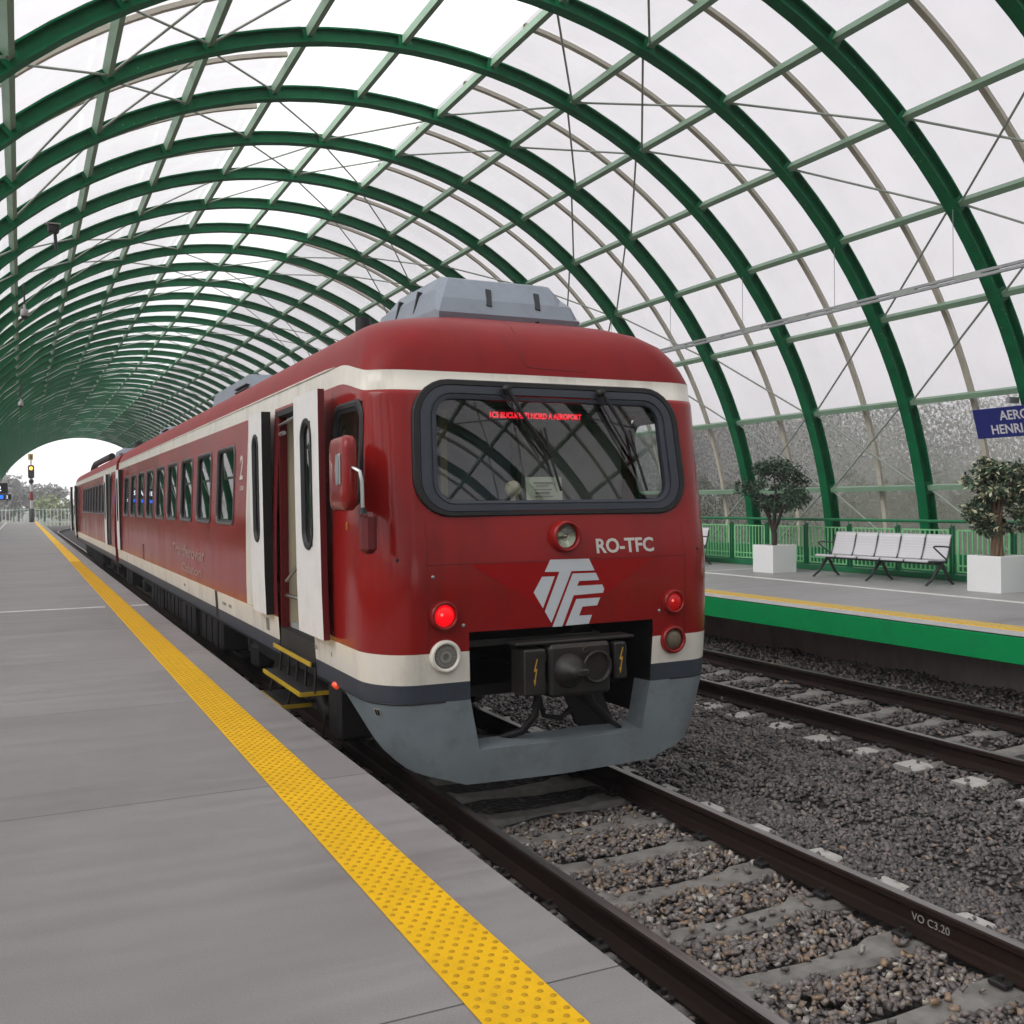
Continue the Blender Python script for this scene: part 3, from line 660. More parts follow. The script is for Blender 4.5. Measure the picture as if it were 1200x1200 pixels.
def coach(root, sh, y_rear, windows, doors, near):
    """body, roof, ends, windows and doors of one railcar. windows/doors: (y0, y1) world, on both sides"""
    d = sh.d
    smax = sh.S(y_rear)
    hz = [.78, .91, 1.12, 1.25, 1.5, 1.72, 1.94, 2.09, 2.14, 2.50, 2.79, 2.86, 2.90, 2.98, 3.03, 3.17]
    hole = []                                            # (s0, s1, z0, z1)
    hole.append((-1.03, 1.03, 2.09, 2.90)); hole.append((-.76, .76, .78, 1.25))
    for (a, b) in windows:
        for sg in (-1, 1):
            q = sorted((sg * sh.S(a), sg * sh.S(b))); hole.append((q[0], q[1], 1.94, 2.79))
    for (a, b) in doors: 
        q = sorted((-sh.S(a), -sh.S(b))); hole.append((q[0], q[1], .78, 2.98))
    cab = (sh.Y(6.74), sh.Y(7.42))
    cabs = {-1: cab, 1: (cab[0], sh.Y(7.66))}
    for sg in (-1, 1):
        cab = cabs[sg]; q = sorted((sg * sh.S(cab[0]), sg * sh.S(cab[1]))); hole.append((q[0], q[1], 2.14, 2.86))
    ss = set([0, smax, -smax])
    for h in hole: ss |= {h[0], h[1]}
    for k in range(-9, 10): ss.add(k * .12)
    for k in range(13):
        ss.add(LF + AL * k / 12); ss.add(-(LF + AL * k / 12))
    for k in range(1, 6): ss.add(LF + AL + .1 * k); ss.add(-(LF + AL + .1 * k))
    for h in np.arange(LF + AL + .7, smax, 1.2): ss.add(h); ss.add(-h)
    ss = sorted(ss); cl = [ss[0]]
    for q in ss[1:]:
        if q - cl[-1] > 1e-4: cl.append(q)
    ss = cl
    doorz = [(-sh.S(b) if sh.S(b) > sh.S(a) else -sh.S(a), -min(sh.S(a), sh.S(b))) for a, b in doors]
    whiteS = []
    for a, b in doors:
        w = sorted((sh.S(a), sh.S(b))); whiteS.append((w[0] - .0, w[1] + 1.22))
    rows = [[sh.P(u, z) - Vector((0, 0, drop(abs(u), z))) for u in ss] for z in hz]
    def mif(i, j):
        z = (hz[i] + hz[i + 1]) / 2; u = (ss[j] + ss[j + 1]) / 2; 
        if z < .91: return 2
        if z < 1.12: return 1
        if z > 3.03: return 1
        return 0
    def skip(i, j):
        z = (hz[i] + hz[i + 1]) / 2; u = (ss[j] + ss[j + 1]) / 2
        return any(h[0] < u < h[1] and h[2] < z < h[3] for h in hole)
    MB().grid(rows, smooth=True, mif=mif, skip=skip, flip=(d < 0)).build('body', [M['red'], M['cream'], M['anth']], root)
    # roof
    tab = [(3.17, 1.37, 6.60, .315), (3.20, 1.362, 6.607, .318), (3.26, 1.345, 6.625, .335), (3.33, 1.31, 6.66, .375), (3.40, 1.265, 6.73, .41), (3.47, 1.18, 6.84, .50), (3.525, 1.06, 6.99, .52), (3.57, .90, 7.18, .48), (3.61, .68, 7.45, .40), (3.64, .44, 7.75, .26), (3.658, .18, 8.15, .1), (3.662, .01, 8.5, .008)]
    cols = list(np.linspace(0, 1, 14)) + [1 + k / 12 for k in range(1, 13)] + [2 + k * .1 / 20 for k in range(1, 9)] + [2 + k / 10 for k in range(1, 11)]
    cols = [-c for c in cols[:0:-1]] + cols
    yr = (y_rear - sh.yn) * d + 6.38
    rr = []
    for z, w, f, rc in tab:
        ys = max(YS0, f + .22 + .8 * (z - 3.17)); row = []
        for c in cols:
            a = abs(c); sg = 1 if c >= 0 else -1
            if a <= 1: x = a * (w - rc); y = f + BOW * (x / max(w, .05)) ** 2
            elif a <= 2: t = (a - 1) * PI / 2; x = w - rc + rc * math.sin(t); y0 = f + BOW * ((w - rc) / w) ** 2; y = y0 + (ys - y0) * (1 - math.cos(t))
            else: x = w; y = ys + (yr - ys) * (a - 2)
            sq = a * LF if a <= 1 else LF + AL * (a - 1) if a <= 2 else LF + AL + (y - YS0)
            dz = drop(sq, 3.17) * (1 - sstep(3.17, 3.5, z))
            row.append((T1 + sg * x, sh.Y(y), z - dz))
        rr.append(row)
    ro = MB().grid(rr, smooth=True, flip=(d < 0)).build('roof', M['redroof'], root)
    # rain gutter along the roof edge
    for sg in (-1, 1):
        MB().tube([(T1 + sg * 1.372, sh.Y(7.46), 3.176), (T1 + sg * 1.372, sh.Y(7.7), 3.178), (T1 + sg * 1.372, y_rear, 3.178)], [.002, .010, .010], 6).build('gutter', M['cream'], ro)
    # rear wall
    prof = [(sh.P(smax, z).x - T1, z) for z in hz] + [(w, z) for z, w, f, rc in tab]
    vs = [(T1 + x, y_rear, z) for x, z in prof] + [(T1 - x, y_rear, z) for x, z in prof[::-1]]
    MB().add(vs, [list(range(len(vs)))]) if False else None
    b = MB(); b.add(vs, [list(range(len(vs)))]); b.build('end_wall', M['red'], root)
    # interior: floor, ceiling, far-side lining, partitions
    y0, y1 = sh.Y(6.75), y_rear - .1 * d
    b = MB(); b.span((T1 - 1.32, sh.Y(7.2), 1.02), (T1 + 1.32, y1, 1.07)); b.build('interior_floor', M['intgrey'], root)
    b = MB(); b.span((T1 - 1.25, y0, 3.02), (T1 + 1.25, y1, 3.06)); b.build('interior_ceiling', M['intcream'], root)
    part_y = sh.Y(7.75)
    b = MB(); b.box((T1 - .95, part_y, 2.04), (.75, .05, 1.94), 0); b.box((T1 + .82, part_y, 2.04), (1.0, .05, 1.94), 1); b.box((T1 - .13, part_y + .02 * d, 2.04), (.88, .03, 1.94), 2)
    b.box((T1 - .40, part_y - .04 * d, 2.2), (.06, .03, 1.5), 0); b.box((T1 + .25, part_y - .04 * d, 2.15), (.05, .03, 1.7), 3); b.build('cab_bulkhead', [M['intcream'], M['intgrey'], M['intblue'], M['intdark']], root)
    b = MB(); b.box((T1, sh.Y(9.55), 2.04), (2.6, .05, 1.94), 0); b.build('saloon_partition', [M['intdark']], root)
    # seat rows seen faintly through the panes
    st = MB(); yy = 10.4
    while yy < sh.L + 6.38 - 2:
        for sx in (-.85, .85):
            st.box((T1 + sx, sh.Y(yy), 1.75), (.92, .14, .85), 0, None, .05); st.box((T1 + sx, sh.Y(yy + .3), 1.45), (.92, .5, .14), 0, None, .04)
        yy += 1.51
    st.build('seat_row', M['intblue'], root)['kind'] = 'stuff'
    # saloon windows
    def window(a, b, sg, z0, z1, r, nm='window', fr=.03, gm='pane', split=True):
        q = sorted((sg * sh.S(a), sg * sh.S(b))); o = (q[0] - .018, q[1] + .018, z0 - .018, z1 + .018, r + .018); i = (q[0] + fr * .5, q[1] - fr * .5, z0 + fr * .5, z1 - fr * .5, r)
        f = MB(); ring(sh, f, o, i, [(0, -.004), (.0, .006), (.35, .014), (.8, .012), (1, -.0), (1, -.035)])
        fo = f.build(nm, M['winframe'] if nm == 'window' else M['rubber'], root)
        p = MB(); pane(sh, p, (q[0] + .01, q[1] - .01, z0 + .01, z1 - .01, r), -.022, 5, 2); p.build('glass', M[gm], fo)
        g2 = MB(); ring(sh, g2, tuple(np.add(i, (-.004, .004, -.004, .004, 0))), tuple(np.add(i, (.02, -.02, .02, -.02, 0))), [(0, .004), (1, -.006), (1, -.02)]); g2.build('seal', M['rubber'], fo)
        return fo
    for a, b in windows:
        for sg in (-1, 1): window(a, b, sg, 1.94, 2.79, .09)
    for sg in (-1, 1): window(cabs[sg][0], cabs[sg][1], sg, 2.14, 2.86, .11, 'cab_window', .075, 'wind')
    return window

c1 = thing('railcar', 'red and cream railcar with red tail lamps and open door, front car of the train', 'train', (T1, 6.4, 0), 'coupled railcars')
sh1 = Shell(6.38, 26.2, 1)
wins = [(11.32 + 1.51 * k, 12.38 + 1.51 * k) for k in range(9)]
win1 = coach(c1, sh1, 26.2, wins, [(7.97, 9.22)], True)

def nose(root, sh):
    # windscreen: deep dark surround, rubber line, glass
    o = MB(); ring(sh, o, (-1.14, 1.14, 2.045, 3.01, .28), (-.955, .955, 2.155, 2.875, .13), [(0, -.004), (0, .016), (.06, .022), (.28, .022)], 1)
    ring(sh, o, (-1.14, 1.14, 2.045, 3.01, .28), (-.955, .955, 2.155, 2.875, .13), [(.28, .022), (.29, .010), (.33, .010), (.34, .020), (.72, .020), (.74, .008), (.80, .008), (.82, .016), (1, .010), (1, -.04)], 0)
    fo = o.build('windscreen_frame', [M['frame'], M['rubber']], root)
    g = MB(); pane(sh, g, (-.98, .98, 2.14, 2.89, .13), -.018, 18, 8); g.build('windscreen_glass', M['wind'], fo)
    for x0, x1 in ((-.40, -.06), (.42, .70)):
        w = MB(); a = sh.P(x0, 2.955, .05); b = sh.P(x0 + .12, 2.75, .06); c = sh.P(x1, 2.46, .035); e = sh.P(x1 + .07, 2.22, .012); h = sh.P(x1 - .03, 2.68, .012)
        w.lathe(sh.P(x0, 2.955, .0), (0, -sh.d, 0), [(.0, .07), (.028, .065), (.03, .0)], 10); w.tube([a, b, c], [.017, .013, .009], 8); w.tube([sh.P(x0 - .05, 2.945, .03), sh.P(x1 - .05, 2.47, .03)], .006, 6)
        w.tube([h, c + Vector((0, 0.01 * sh.d, 0)), e], .010, 6); w.build('wiper', M['rubber'], fo)
    # lamps
    def lamp(x, z, r, nm, outer, lensm, hot=None, depth=.045, ridge=False):
        b = MB(); base = sh.P(x, z, -.005); ax = (0, -sh.d, 0)
        b.lathe(base, ax, [(r * 1.40, 0), (r * 1.36, depth * .7), (r * 1.25, depth), (r * 1.08, depth), (r * 1.0, depth * .55), (r * .98, depth * .2)], 28)
        lo = b.build(nm, outer, root)
        q = MB()
        if ridge:
            prof = [(r * 1.0, depth * .5)] + [(r * (1 - .06 * k), depth * (.62 + .02 * (k % 2))) for k in range(1, 16)] + [(0.001, depth * .65)]
            q.lathe(base, ax, prof, 28, smooth=False)
        else: q.lathe(base, ax, [(r, depth * .35), (r * .9, depth * .62), (r * .65, depth * .85), (r * .3, depth * .97), (.001, depth)], 24)
        q.build('lens', lensm, lo)
        if hot:
            q = MB(); q.lathe(Vector(base) + Vector((-r * .35, -sh.d * depth * .9, r * .12)), ax, [(r * .16, 0), (r * .1, .004), (.0005, .005)], 10); q.build('bulb', hot, lo)
        return lo
    lamp(-.945, 1.375, .075, 'tail_lamp', M['red'], M['taillit'], M['tailhot'])
    lamp(.945, 1.375, .068, 'tail_lamp', M['red'], M['taildim'], M['tailhot'])
    lo = lamp(-.94, 1.095, .082, 'marker_lamp', M['cream'], M['speaker'], None, .035, True)
    rb = MB()
    for k in range(26):
        th = 2 * PI * k / 26; base = sh.P(-.94, 1.095, .02)
        for r0, r1 in ((.024, .045), (.052, .072)):
            rb.box(base + Vector((math.cos(th) * (r0 + r1) / 2, 0, math.sin(th) * (r0 + r1) / 2)), (r1 - r0, .006, .006), 0, Matrix.Rotation(-th, 3, 'Y'))
    rb.build('lens_flute', M['cctv'], lo)
    lamp(.945, 1.085, .078, 'marker_lamp', M['red'], M['dull'], None, .05)
    lo = lamp(.005, 1.895, .085, 'headlamp', M['red'], M['lens'], None, .075)
    q = MB(); b0 = sh.P(.005, 1.895, 0); q.lathe(b0, (0, -sh.d, 0), [(.083, .03), (.05, .012), (.022, .004), (.001, .003)], 24); q.lathe(b0, (0, -sh.d, 0), [(.016, .005), (.016, .03), (.001, .036)], 12); q.build('reflector', M['reflector'], lo)
    # chevron, logo and lettering on the red front
    ch = MB(); rows = []
    for i in range(13):
        f = i / 12; x = -.74 + 1.50 * f; tip = 1.27 + .44 * abs(f - .5) * 2
        rows.append([sh.P(x, 1.718 + (tip - 1.718) * k / 4, .0016) for k in range(5)])
    ch.grid(rows, smooth=True); ch.build('chevron', M['red2'], root)
    polys = [[(188, 572), (222, 496), (458, 481), (493, 553), (349, 562), (226, 885), (187, 815), (276, 568)], [(172, 602), (248, 597), (176, 795), (122, 700)],
             [(356, 577), (500, 567), (522, 612), (397, 622), (383, 653), (540, 640), (553, 668), (545, 692), (362, 712), (292, 905), (232, 910)],
             [(378, 735), (528, 722), (508, 772), (415, 782), (395, 838), (475, 833), (455, 888), (312, 902)]]
    lg = MB()
    for pl in polys:
        pts = [((x - 337) / 435 * .59 + .03, 1.488 - ((y + .078 * (x - 335)) - 695) / 430 * .50) for x, y in pl]
        lg.add([sh.P(a, z, .0045) for a, z in pts], [list(range(len(pts)))])
    lg.build('logo', M['logo'], root)
    b0 = sh.P(.26, 1.765, .004)
    tm = text_mesh('RO-TFC', .148, basis(b0, sh.P(.86, 1.765, .004) - b0, sh.P(.26, 1.86, .004) - b0), depth=.0015, bold=.0035, xs=.99)
    tm.build('lettering', M['letter'], root)
    def cap(x, z):
        f = float(np.interp(z, [3.17, 3.26, 3.33, 3.40, 3.47, 3.525], [6.60, 6.625, 6.66, 6.73, 6.84, 6.99])); return (T1 + x, sh.Y(f + BOW * x * x / 1.7 - .001), z - .10 * (1 - sstep(3.17, 3.5, z)))
    hm_ = MB(); hm_.tube([cap(-.20, z) for z in (3.5, 3.46, 3.42, 3.36, 3.30, 3.25)] + [cap(-.17, 3.225), cap(-.1, 3.22), cap(.1, 3.215), cap(.32, 3.21)], .003, 5); hm_.build('hatch_seam', M['reddark'], root)
    # skirt
    us = [-(LF + AL + .42)] + [-(LF + AL * k / 8) for k in range(8, -1, -1)] + [-.95, -.76, -.70, -.4, 0, .4, .70, .76, .95] + [LF + AL * k / 8 for k in range(9)] + [LF + AL + .42]
    def zb(a): return float(np.interp(a, [0, .95, 1.36, 1.62, 1.96, 2.3], [.165, .18, .31, .52, .79, .79]))
    lv = [0, .25, .43, .6, .8, 1]
    zr = lambda a, f: .782 + (zb(a) - .782) * f
    sk = MB()
    rows = [[sh.P(u, zr(abs(u), f)) for u in us] for f in lv]
    ju = [i for i, u in enumerate(us)]
    sk.grid(rows, smooth=True, flip=(sh.d > 0), skip=lambda i, j: abs((us[j] + us[j + 1]) / 2) < .76 and i < 3)
    # the thickness of the skirt round the opening
    for sg in (-1, 1):
        sk.grid([[sh.P(sg * .76, zr(.76, f)) for f in lv[:4]], [sh.P(sg * .71, zr(.76, f), -.14) for f in lv[:4]]], smooth=False)
    zt = zr(.76, .6)
    sk.grid([[sh.P(u, zr(abs(u), .6)) for u in us if abs(u) < .77], [sh.P(u, zr(abs(u), .6) + .03, -.16) for u in us if abs(u) < .77]], smooth=False)
    so = sk.build('skirt', M['skirt'], root)
    jt = MB(); jt.tube([sh.P(u, .782, .002) for u in us if -2.3 < u < -.76], .006, 5); jt.tube([sh.P(u, .782, .002) for u in us if .76 < u < 2.3], .006, 5); jt.build('joint_seal', M['rubber'], so)
    lb = MB(); q = [sh.P(-1.50, .745, .004), sh.P(-1.44, .745, .004), sh.P(-1.44, .685, .004), sh.P(-1.50, .685, .004)]; lb.add(q, [[0, 1, 2, 3]])
    for u in (-1.488, -1.466): 
        q = [sh.P(u, .735, .006), sh.P(u + .016, .735, .006), sh.P(u + .016, .695, .006), sh.P(u, .695, .006)]; lb.add(q, [[0, 1, 2, 3]], 1)
    lb.build('socket_plate', [M['cctv'], M['rubber']], so)
    sm = MB()
    for u in (-1.06, 1.06): sm.tube([sh.P(u, z, .0005) for z in (1.13, 1.4, 1.72, 2.0)], .0022, 4)
    sm.tube([sh.P(u, 1.724, .0005) for u in np.linspace(-1.6, 1.6, 25)], .0022, 4); sm.build('panel_seam', M['reddark'], root)
    for u, z in ((-1.27, 1.76), (-.80, 1.30), (-1.02, 1.64), (.82, 1.31), (1.2, 1.77)):
        rv = MB(); rv.lathe(sh.P(u, z, 0), (0, -sh.d, 0), [(.013, 0), (.011, .004), (.001, .005)], 10); rv.build('plug', M['rubber'] if z > 1.7 else M['alu'], root)
    # coupler bay and coupler
    f0 = 6.40
    bay = MB(); Y = sh.Y
    bay.span((T1 - .80, Y(6.5), 1.24), (T1 + .80, Y(8.4), 1.27)); bay.span((T1 - .80, Y(6.47), .5), (T1 - .77, Y(8.4), 1.24)); bay.span((T1 + .77, Y(6.47), .5), (T1 + .80, Y(8.4), 1.24)); bay.span((T1 - .8, Y(8.0), .72), (T1 + .8, Y(8.05), 1.24))
    bay.span((T1 - .72, Y(7.2), .55), (T1 - .45, Y(7.35), 1.2)); bay.span((T1 + .5, Y(7.2), .6), (T1 + .7, Y(7.35), 1.2))
    bay.tube([(T1 - .62, Y(6.95), 1.2), (T1 - .66, Y(6.9), .95), (T1 - .58, Y(7.0), .62)], .014, 6)
    bay.build('coupler_bay', M['under'], root)
    cp = MB(); X = lambda x: T1 + x
    cp.box((X(.03), Y(6.34), .955), (.50, .24, .37), 0, None, .025)
    cp.lathe((X(-.07), Y(6.23), .955), (0, -sh.d, 0), [(.125, 0), (.12, .03), (.085, .085), (.05, .12), (.045, .15), (.001, .155)], 20)
    cp.lathe((X(.155), Y(6.215), .965), (0, -sh.d, 0), [(.118, .0), (.118, .02), (.10, .02), (.09, -.06), (.03, -.11), (.001, -.11)], 20, mis=[0, 0, 0, 1, 1])
    cp.box((X(-.03), Y(6.12), .955), (.09, .10, .05), 0, None, .01)
    cp.lathe((X(.06), Y(6.22), 1.09), (0, -sh.d, 0), [(.022, 0), (.022, .01), (.012, .01), (.012, -.01)], 10)
    cp.box((X(.02), Y(6.36), 1.155), (.96, .20, .022), 0, None, .006)
    cp.tube([(X(.0), Y(6.45), .95), (X(0), Y(8.0), .95)], .11, 12)
    co = cp.build('coupler', [M['coupler'], M['rubber']], root)
    for x0, x1, z0, z1 in ((-.42, -.25, .80, 1.12), (.31, .41, .86, 1.125)):
        bx = MB(); bx.box((X((x0 + x1) / 2), Y(6.33), (z0 + z1) / 2), (x1 - x0, .22, z1 - z0), 0, None, .012)
        bx.span((X(x1 + .0), Y(6.24), z0 + .02), (X(x1 + .012), Y(6.4), z0 + .08)); bx.span((X(x1 + .0), Y(6.24), z1 - .09), (X(x1 + .012), Y(6.4), z1 - .03))
        bo = bx.build('contact_box', M['coupler'], co)
        cx = (x0 + x1) / 2; cz = (z0 + z1) / 2; zz = .105; yy = Y(6.218)
        bolt = [(.012, zz), (-.016, .01), (.004, .01), (-.010, -zz * .55), (-.018, -zz * .5), (-.008, -zz), (.006, -zz * .5), (.0, -zz * .55), (.018, .03), (.0, .03), (.022, zz)]
        lb = MB(); lb.add([(X(cx + a * .9), yy, cz + b * .9) for a, b in bolt], [list(range(len(bolt)))]); lb.build('lightning_mark', M['gold'], bo)
    hs = MB(); hs.tube([(X(-.22), Y(6.40), .80), (X(-.24), Y(6.42), .62), (X(-.30), Y(6.5), .50), (X(-.45), Y(6.6), .44), (X(-.66), Y(6.7), .46)], .028, 8)
    hs.tube([(X(.16), Y(6.42), .78), (X(.24), Y(6.44), .66), (X(.42), Y(6.46), .50), (X(.52), Y(6.5), .44)], [.05, .035, .022, .016], 8)
    hs.tube([(X(-.18), Y(6.5), .78), (X(-.10), Y(6.55), .58), (X(.05), Y(6.58), .54), (X(.16), Y(6.6), .60), (X(.20), Y(6.6), .78)], .02, 8)
    hs.tube([(X(.17), Y(6.6), .80), (X(.18), Y(6.62), .55), (X(.21), Y(6.62), .48)], .016, 6); hs.build('hose', M['rubber'], co)
    pl = MB(); pl.add([(X(.02), Y(6.5), .78), (X(.34), Y(6.5), .78), (X(.50), Y(6.55), .46), (X(.22), Y(6.6), .46)], [[0, 1, 2, 3]]); pl.add([(X(.02), Y(6.53), .78), (X(.34), Y(6.53), .78), (X(.50), Y(6.58), .46), (X(.22), Y(6.63), .46)], [[3, 2, 1, 0]]); pl.build('drag_plate', M['under'], co)
    # cab inside
    b = MB(); b.box((X(0), Y(6.98), 1.78), (2.55, .62, .62), 0, None, .08); b.box((X(-.45), Y(7.0), 2.12), (.6, .35, .10), 1, None, .03); b.build('dashboard', [M['intgrey'], M['intdark']], root)
    hd = MB(); hd.box((X(0), Y(6.86), 2.865), (2.0, .22, .07), 0, None, .02); hd.build('destination_board', M['intdark'], root)
    return X, Y

X, Y = nose(c1, sh1)
# destination text, paper, small things behind the windscreen
tm = text_mesh('1C5 BUCURESTI NORD A AEROPORT', .058, basis((X(-.44), 6.715, 2.765), (1, 0, 0), (0, 0, 1)), depth=.001, bold=.0025, xs=.80)
tm.build('destination_text', M['led'], c1)
hb = MB(); hb.box((X(0.02), 6.735, 2.785), (1.06, .02, .085)); hb.build('text_panel', M['intdark'], c1)
pp = MB(); pp.box((X(.00), 6.70, 2.235), (.30, .008, .19), 0, Matrix.Rotation(-.12, 3, 'X'))
po = tag(pp.build('notice_sheet', M['paper']), 'small pale paper notice propped inside the train windscreen', 'notice')
pk = MB()
for k, (w, zz) in enumerate(((.16, 2.285), (.10, 2.262), (.14, 2.235), (.12, 2.21), (.15, 2.185))):
    pk.box((X(-.01 - .01 * (k % 2)), 6.695 + (2.285 - zz) * -.12 - .002, zz), (w, .003, .006 + .004 * (k % 3 == 0)), 0)
pk.build('printed_lines', M['ink'], po)
mic = thing('desk_microphone', 'round cream microphone standing on the train dashboard beside the paper notice', 'microphone', (X(-.22), 6.8, 2.15))
MB().lathe((X(-.22), 6.78, 2.13), (0, 0, 1), [(.03, 0), (.022, .02), (.018, .05), (.05, .07), (.065, .11), (.05, .155), (.02, .172), (.001, .175)], 18).build('head', M['intcream'], mic)
MB().tube([(X(-.22), 6.82, 2.12), (X(-.24), 6.86, 2.0)], .02, 8).build('stem', M['intdark'], mic)

# side door: two plug leaves slid outwards, white with slim windows
def leaf(root, y0, y1, xo, near_edge_mat, t=.085):
    b = MB(); z0, z1 = 1.13, 3.0
    prof = [(z0, -.012), (1.5, .0), (2.2, .008), (2.7, .012), (z1, .012)]
    wy0, wy1 = y0 + (y1 - y0) * .30, y0 + (y1 - y0) * .66
    zc0, zc1 = 1.82, 2.78
    fx = lambda z: T1 - (xo + float(np.interp(z, [p[0] for p in prof], [p[1] for p in prof])))
    zs = sorted(set([z0, 1.5, zc0, 2.1, 2.4, zc1, z1])); yc = sorted([y0, wy0, wy1, y1])
    for e, mi in ((0, 0), (t, 2)):
        b.grid([[(fx(z) + e, y, z) for y in yc] for z in zs], mi, smooth=False, skip=lambda i, j: j == 1 and zc0 <= zs[i] < zc1, flip=(e == 0))
    b.grid([[(fx(z) - .0, y0, z) for z in zs], [(fx(z) + t, y0, z) for z in zs]], 1, smooth=False)
    b.grid([[(fx(z) - .0, y1, z) for z in zs], [(fx(z) + t, y1, z) for z in zs]], 1, smooth=False)
    b.add([(fx(z0), y0, z0), (fx(z0), y1, z0), (fx(z0) + t, y1, z0), (fx(z0) + t, y0, z0)], [[0, 1, 2, 3]], 1)
    b.add([(fx(z1), y0, z1), (fx(z1), y1, z1), (fx(z1) + t, y1, z1), (fx(z1) + t, y0, z1)], [[0, 1, 2, 3]], 1)
    o = b.build('door_leaf', [M['white'], near_edge_mat, M['reddark']], root)
    r = (wy1 - wy0) / 2 - .002
    loops = [[(fx(z) - q, y, z) for y, z in rrect(wy0 - g_, wy1 + g_, zc0 - g_, zc1 + g_, r + g_, 8)] for g_, q in ((.030, .001), (.026, .010), (.0, .010), (-.022, -.01), (-.022, -.03))]
    fr = MB(); fr.grid([l_ + l_[:1] for l_ in loops], smooth=False)
    # corners of the cut-out between the rectangle and the round-ended frame
    inner = [(fx(z) - .002, y, z) for y, z in rrect(wy0 + .0, wy1 - .0, zc0 + .0, zc1, .004, 8)]; rnd = [(fx(z) - .002, y, z) for y, z in rrect(wy0, wy1, zc0, zc1, r, 8)]
    fr.grid([inner + inner[:1], rnd + rnd[:1]], smooth=False)
    fo = fr.build('window', M['rubber'], o)
    gp = MB(); pts = rrect(wy0, wy1, zc0, zc1, r, 8); gp.add([(fx(z) + .015, y, z) for y, z in pts], [list(range(len(pts)))]); gp.build('glass', M['pane'], fo)
    return o
leaf(c1, 7.36, 8.10, 1.525, M['reddark'], .05); leaf(c1, 9.36, 9.94, 1.515, M['rubber'])
# white panels framing the doorway, drawn proud of the red side
def side_panel(root, sh, ya, yb, z0, z1, m, nm='side_panel', off=.003):
    b = MB(); rows = []
    for y in np.linspace(ya, yb, 4): rows.append([sh.P(-sh.S(y), z, off) for z in np.linspace(z0, z1, 9)])
    b.grid(rows, smooth=True); return b.build(nm, m, root)
side_panel(c1, sh1, 9.42, 10.62, 1.125, 3.03, M['cream']); side_panel(c1, sh1, 9.225, 9.42, 1.125, 2.98, M['reddark'], 'door_pillar')
# doorway lining, handrails, steps
for pa_, pb_, m_, nm_ in (((T1 - 1.40, 9.19, .80), (T1 - 1.33, 9.24, 2.98), 'reddark', 'door_jamb'), ((T1 - 1.33, 9.20, 1.07), (T1 - .72, 9.24, 2.94), 'intcream', 'vestibule_panel'), ((T1 - 1.40, 7.94, .80), (T1 - .75, 7.98, 2.98), 'intcream', 'door_jamb'),
                        ((T1 - 1.42, 7.95, 2.94), (T1 - .7, 9.24, 2.99), 'rubber', 'door_head'), ((T1 - .50, 7.98, 1.07), (T1 - .46, 8.62, 2.95), 'intcream', 'vestibule_panel'), ((T1 + .9, 7.9, 1.07), (T1 + .95, 9.5, 2.95), 'intcream', 'vestibule_panel')):
    MB().span(pa_, pb_).build(nm_, M[m_], c1)
b = MB(); b.span((T1 - 1.41, 7.98, .80), (T1 - 1.05, 9.19, 1.03), 0); b.build('entry_step', M['under'], c1)
for pts, r in ((((T1 - 1.36, 9.16, 1.45), (T1 - 1.30, 8.9, 1.62), (T1 - 1.28, 8.2, 1.85)), .017), (((T1 - 1.36, 9.16, 1.32), (T1 - 1.30, 8.2, 1.32)), .02), (((T1 - 1.40, 9.18, 2.86), (T1 - 1.44, 8.1, 2.90)), .014), (((T1 - 1.40, 9.15, 2.78), (T1 - 1.45, 8.8, 2.77)), .02)):
    MB().tube(pts, r, 8).build('grab_rail', M['chrome'], c1)
MB().box((T1 - .70, 8.5, 2.15), (.10, .16, .26), 0, None, .02).build('ticket_box', M['black'], c1)
for (x0, x1, ya, yb, z) in ((-1.45, -1.12, 7.97, 9.28, .875), (-1.53, -1.18, 8.0, 9.36, .635), (-1.56, -1.3, 8.55, 9.32, .44)):
    b = MB(); b.span((T1 + x0, ya, z - .035), (T1 + x1, yb, z), 0); b.build('step_tread', M['under'], c1)
    e = MB(); e.span((T1 + x0 - .012, ya, z - .03), (T1 + x0, yb, z + .004), 0); e.span((T1 + x0, ya - .008, z - .03), (T1 + x1, ya, z + .004), 0) if z < .7 else None
    e.build('step_edge', M['yellow'], c1)
for y in (8.0, 8.3, 8.6, 8.9, 9.2): MB().tube([(T1 - 1.40, y, .875), (T1 - 1.42, y, .62)], .012, 6).build('step_hanger', M['coupler'], c1)
for y in (8.6, 9.28): MB().tube([(T1 - 1.45, y, .62), (T1 - 1.5, y, .43)], .012, 6).build('step_hanger', M['coupler'], c1)
MB().tube([(T1 - 1.35, 7.95, .5), (T1 - 1.38, 7.9, .3), (T1 - 1.36, 8.05, .15)], .008, 6).build('loose_cable', M['coupler'], c1)
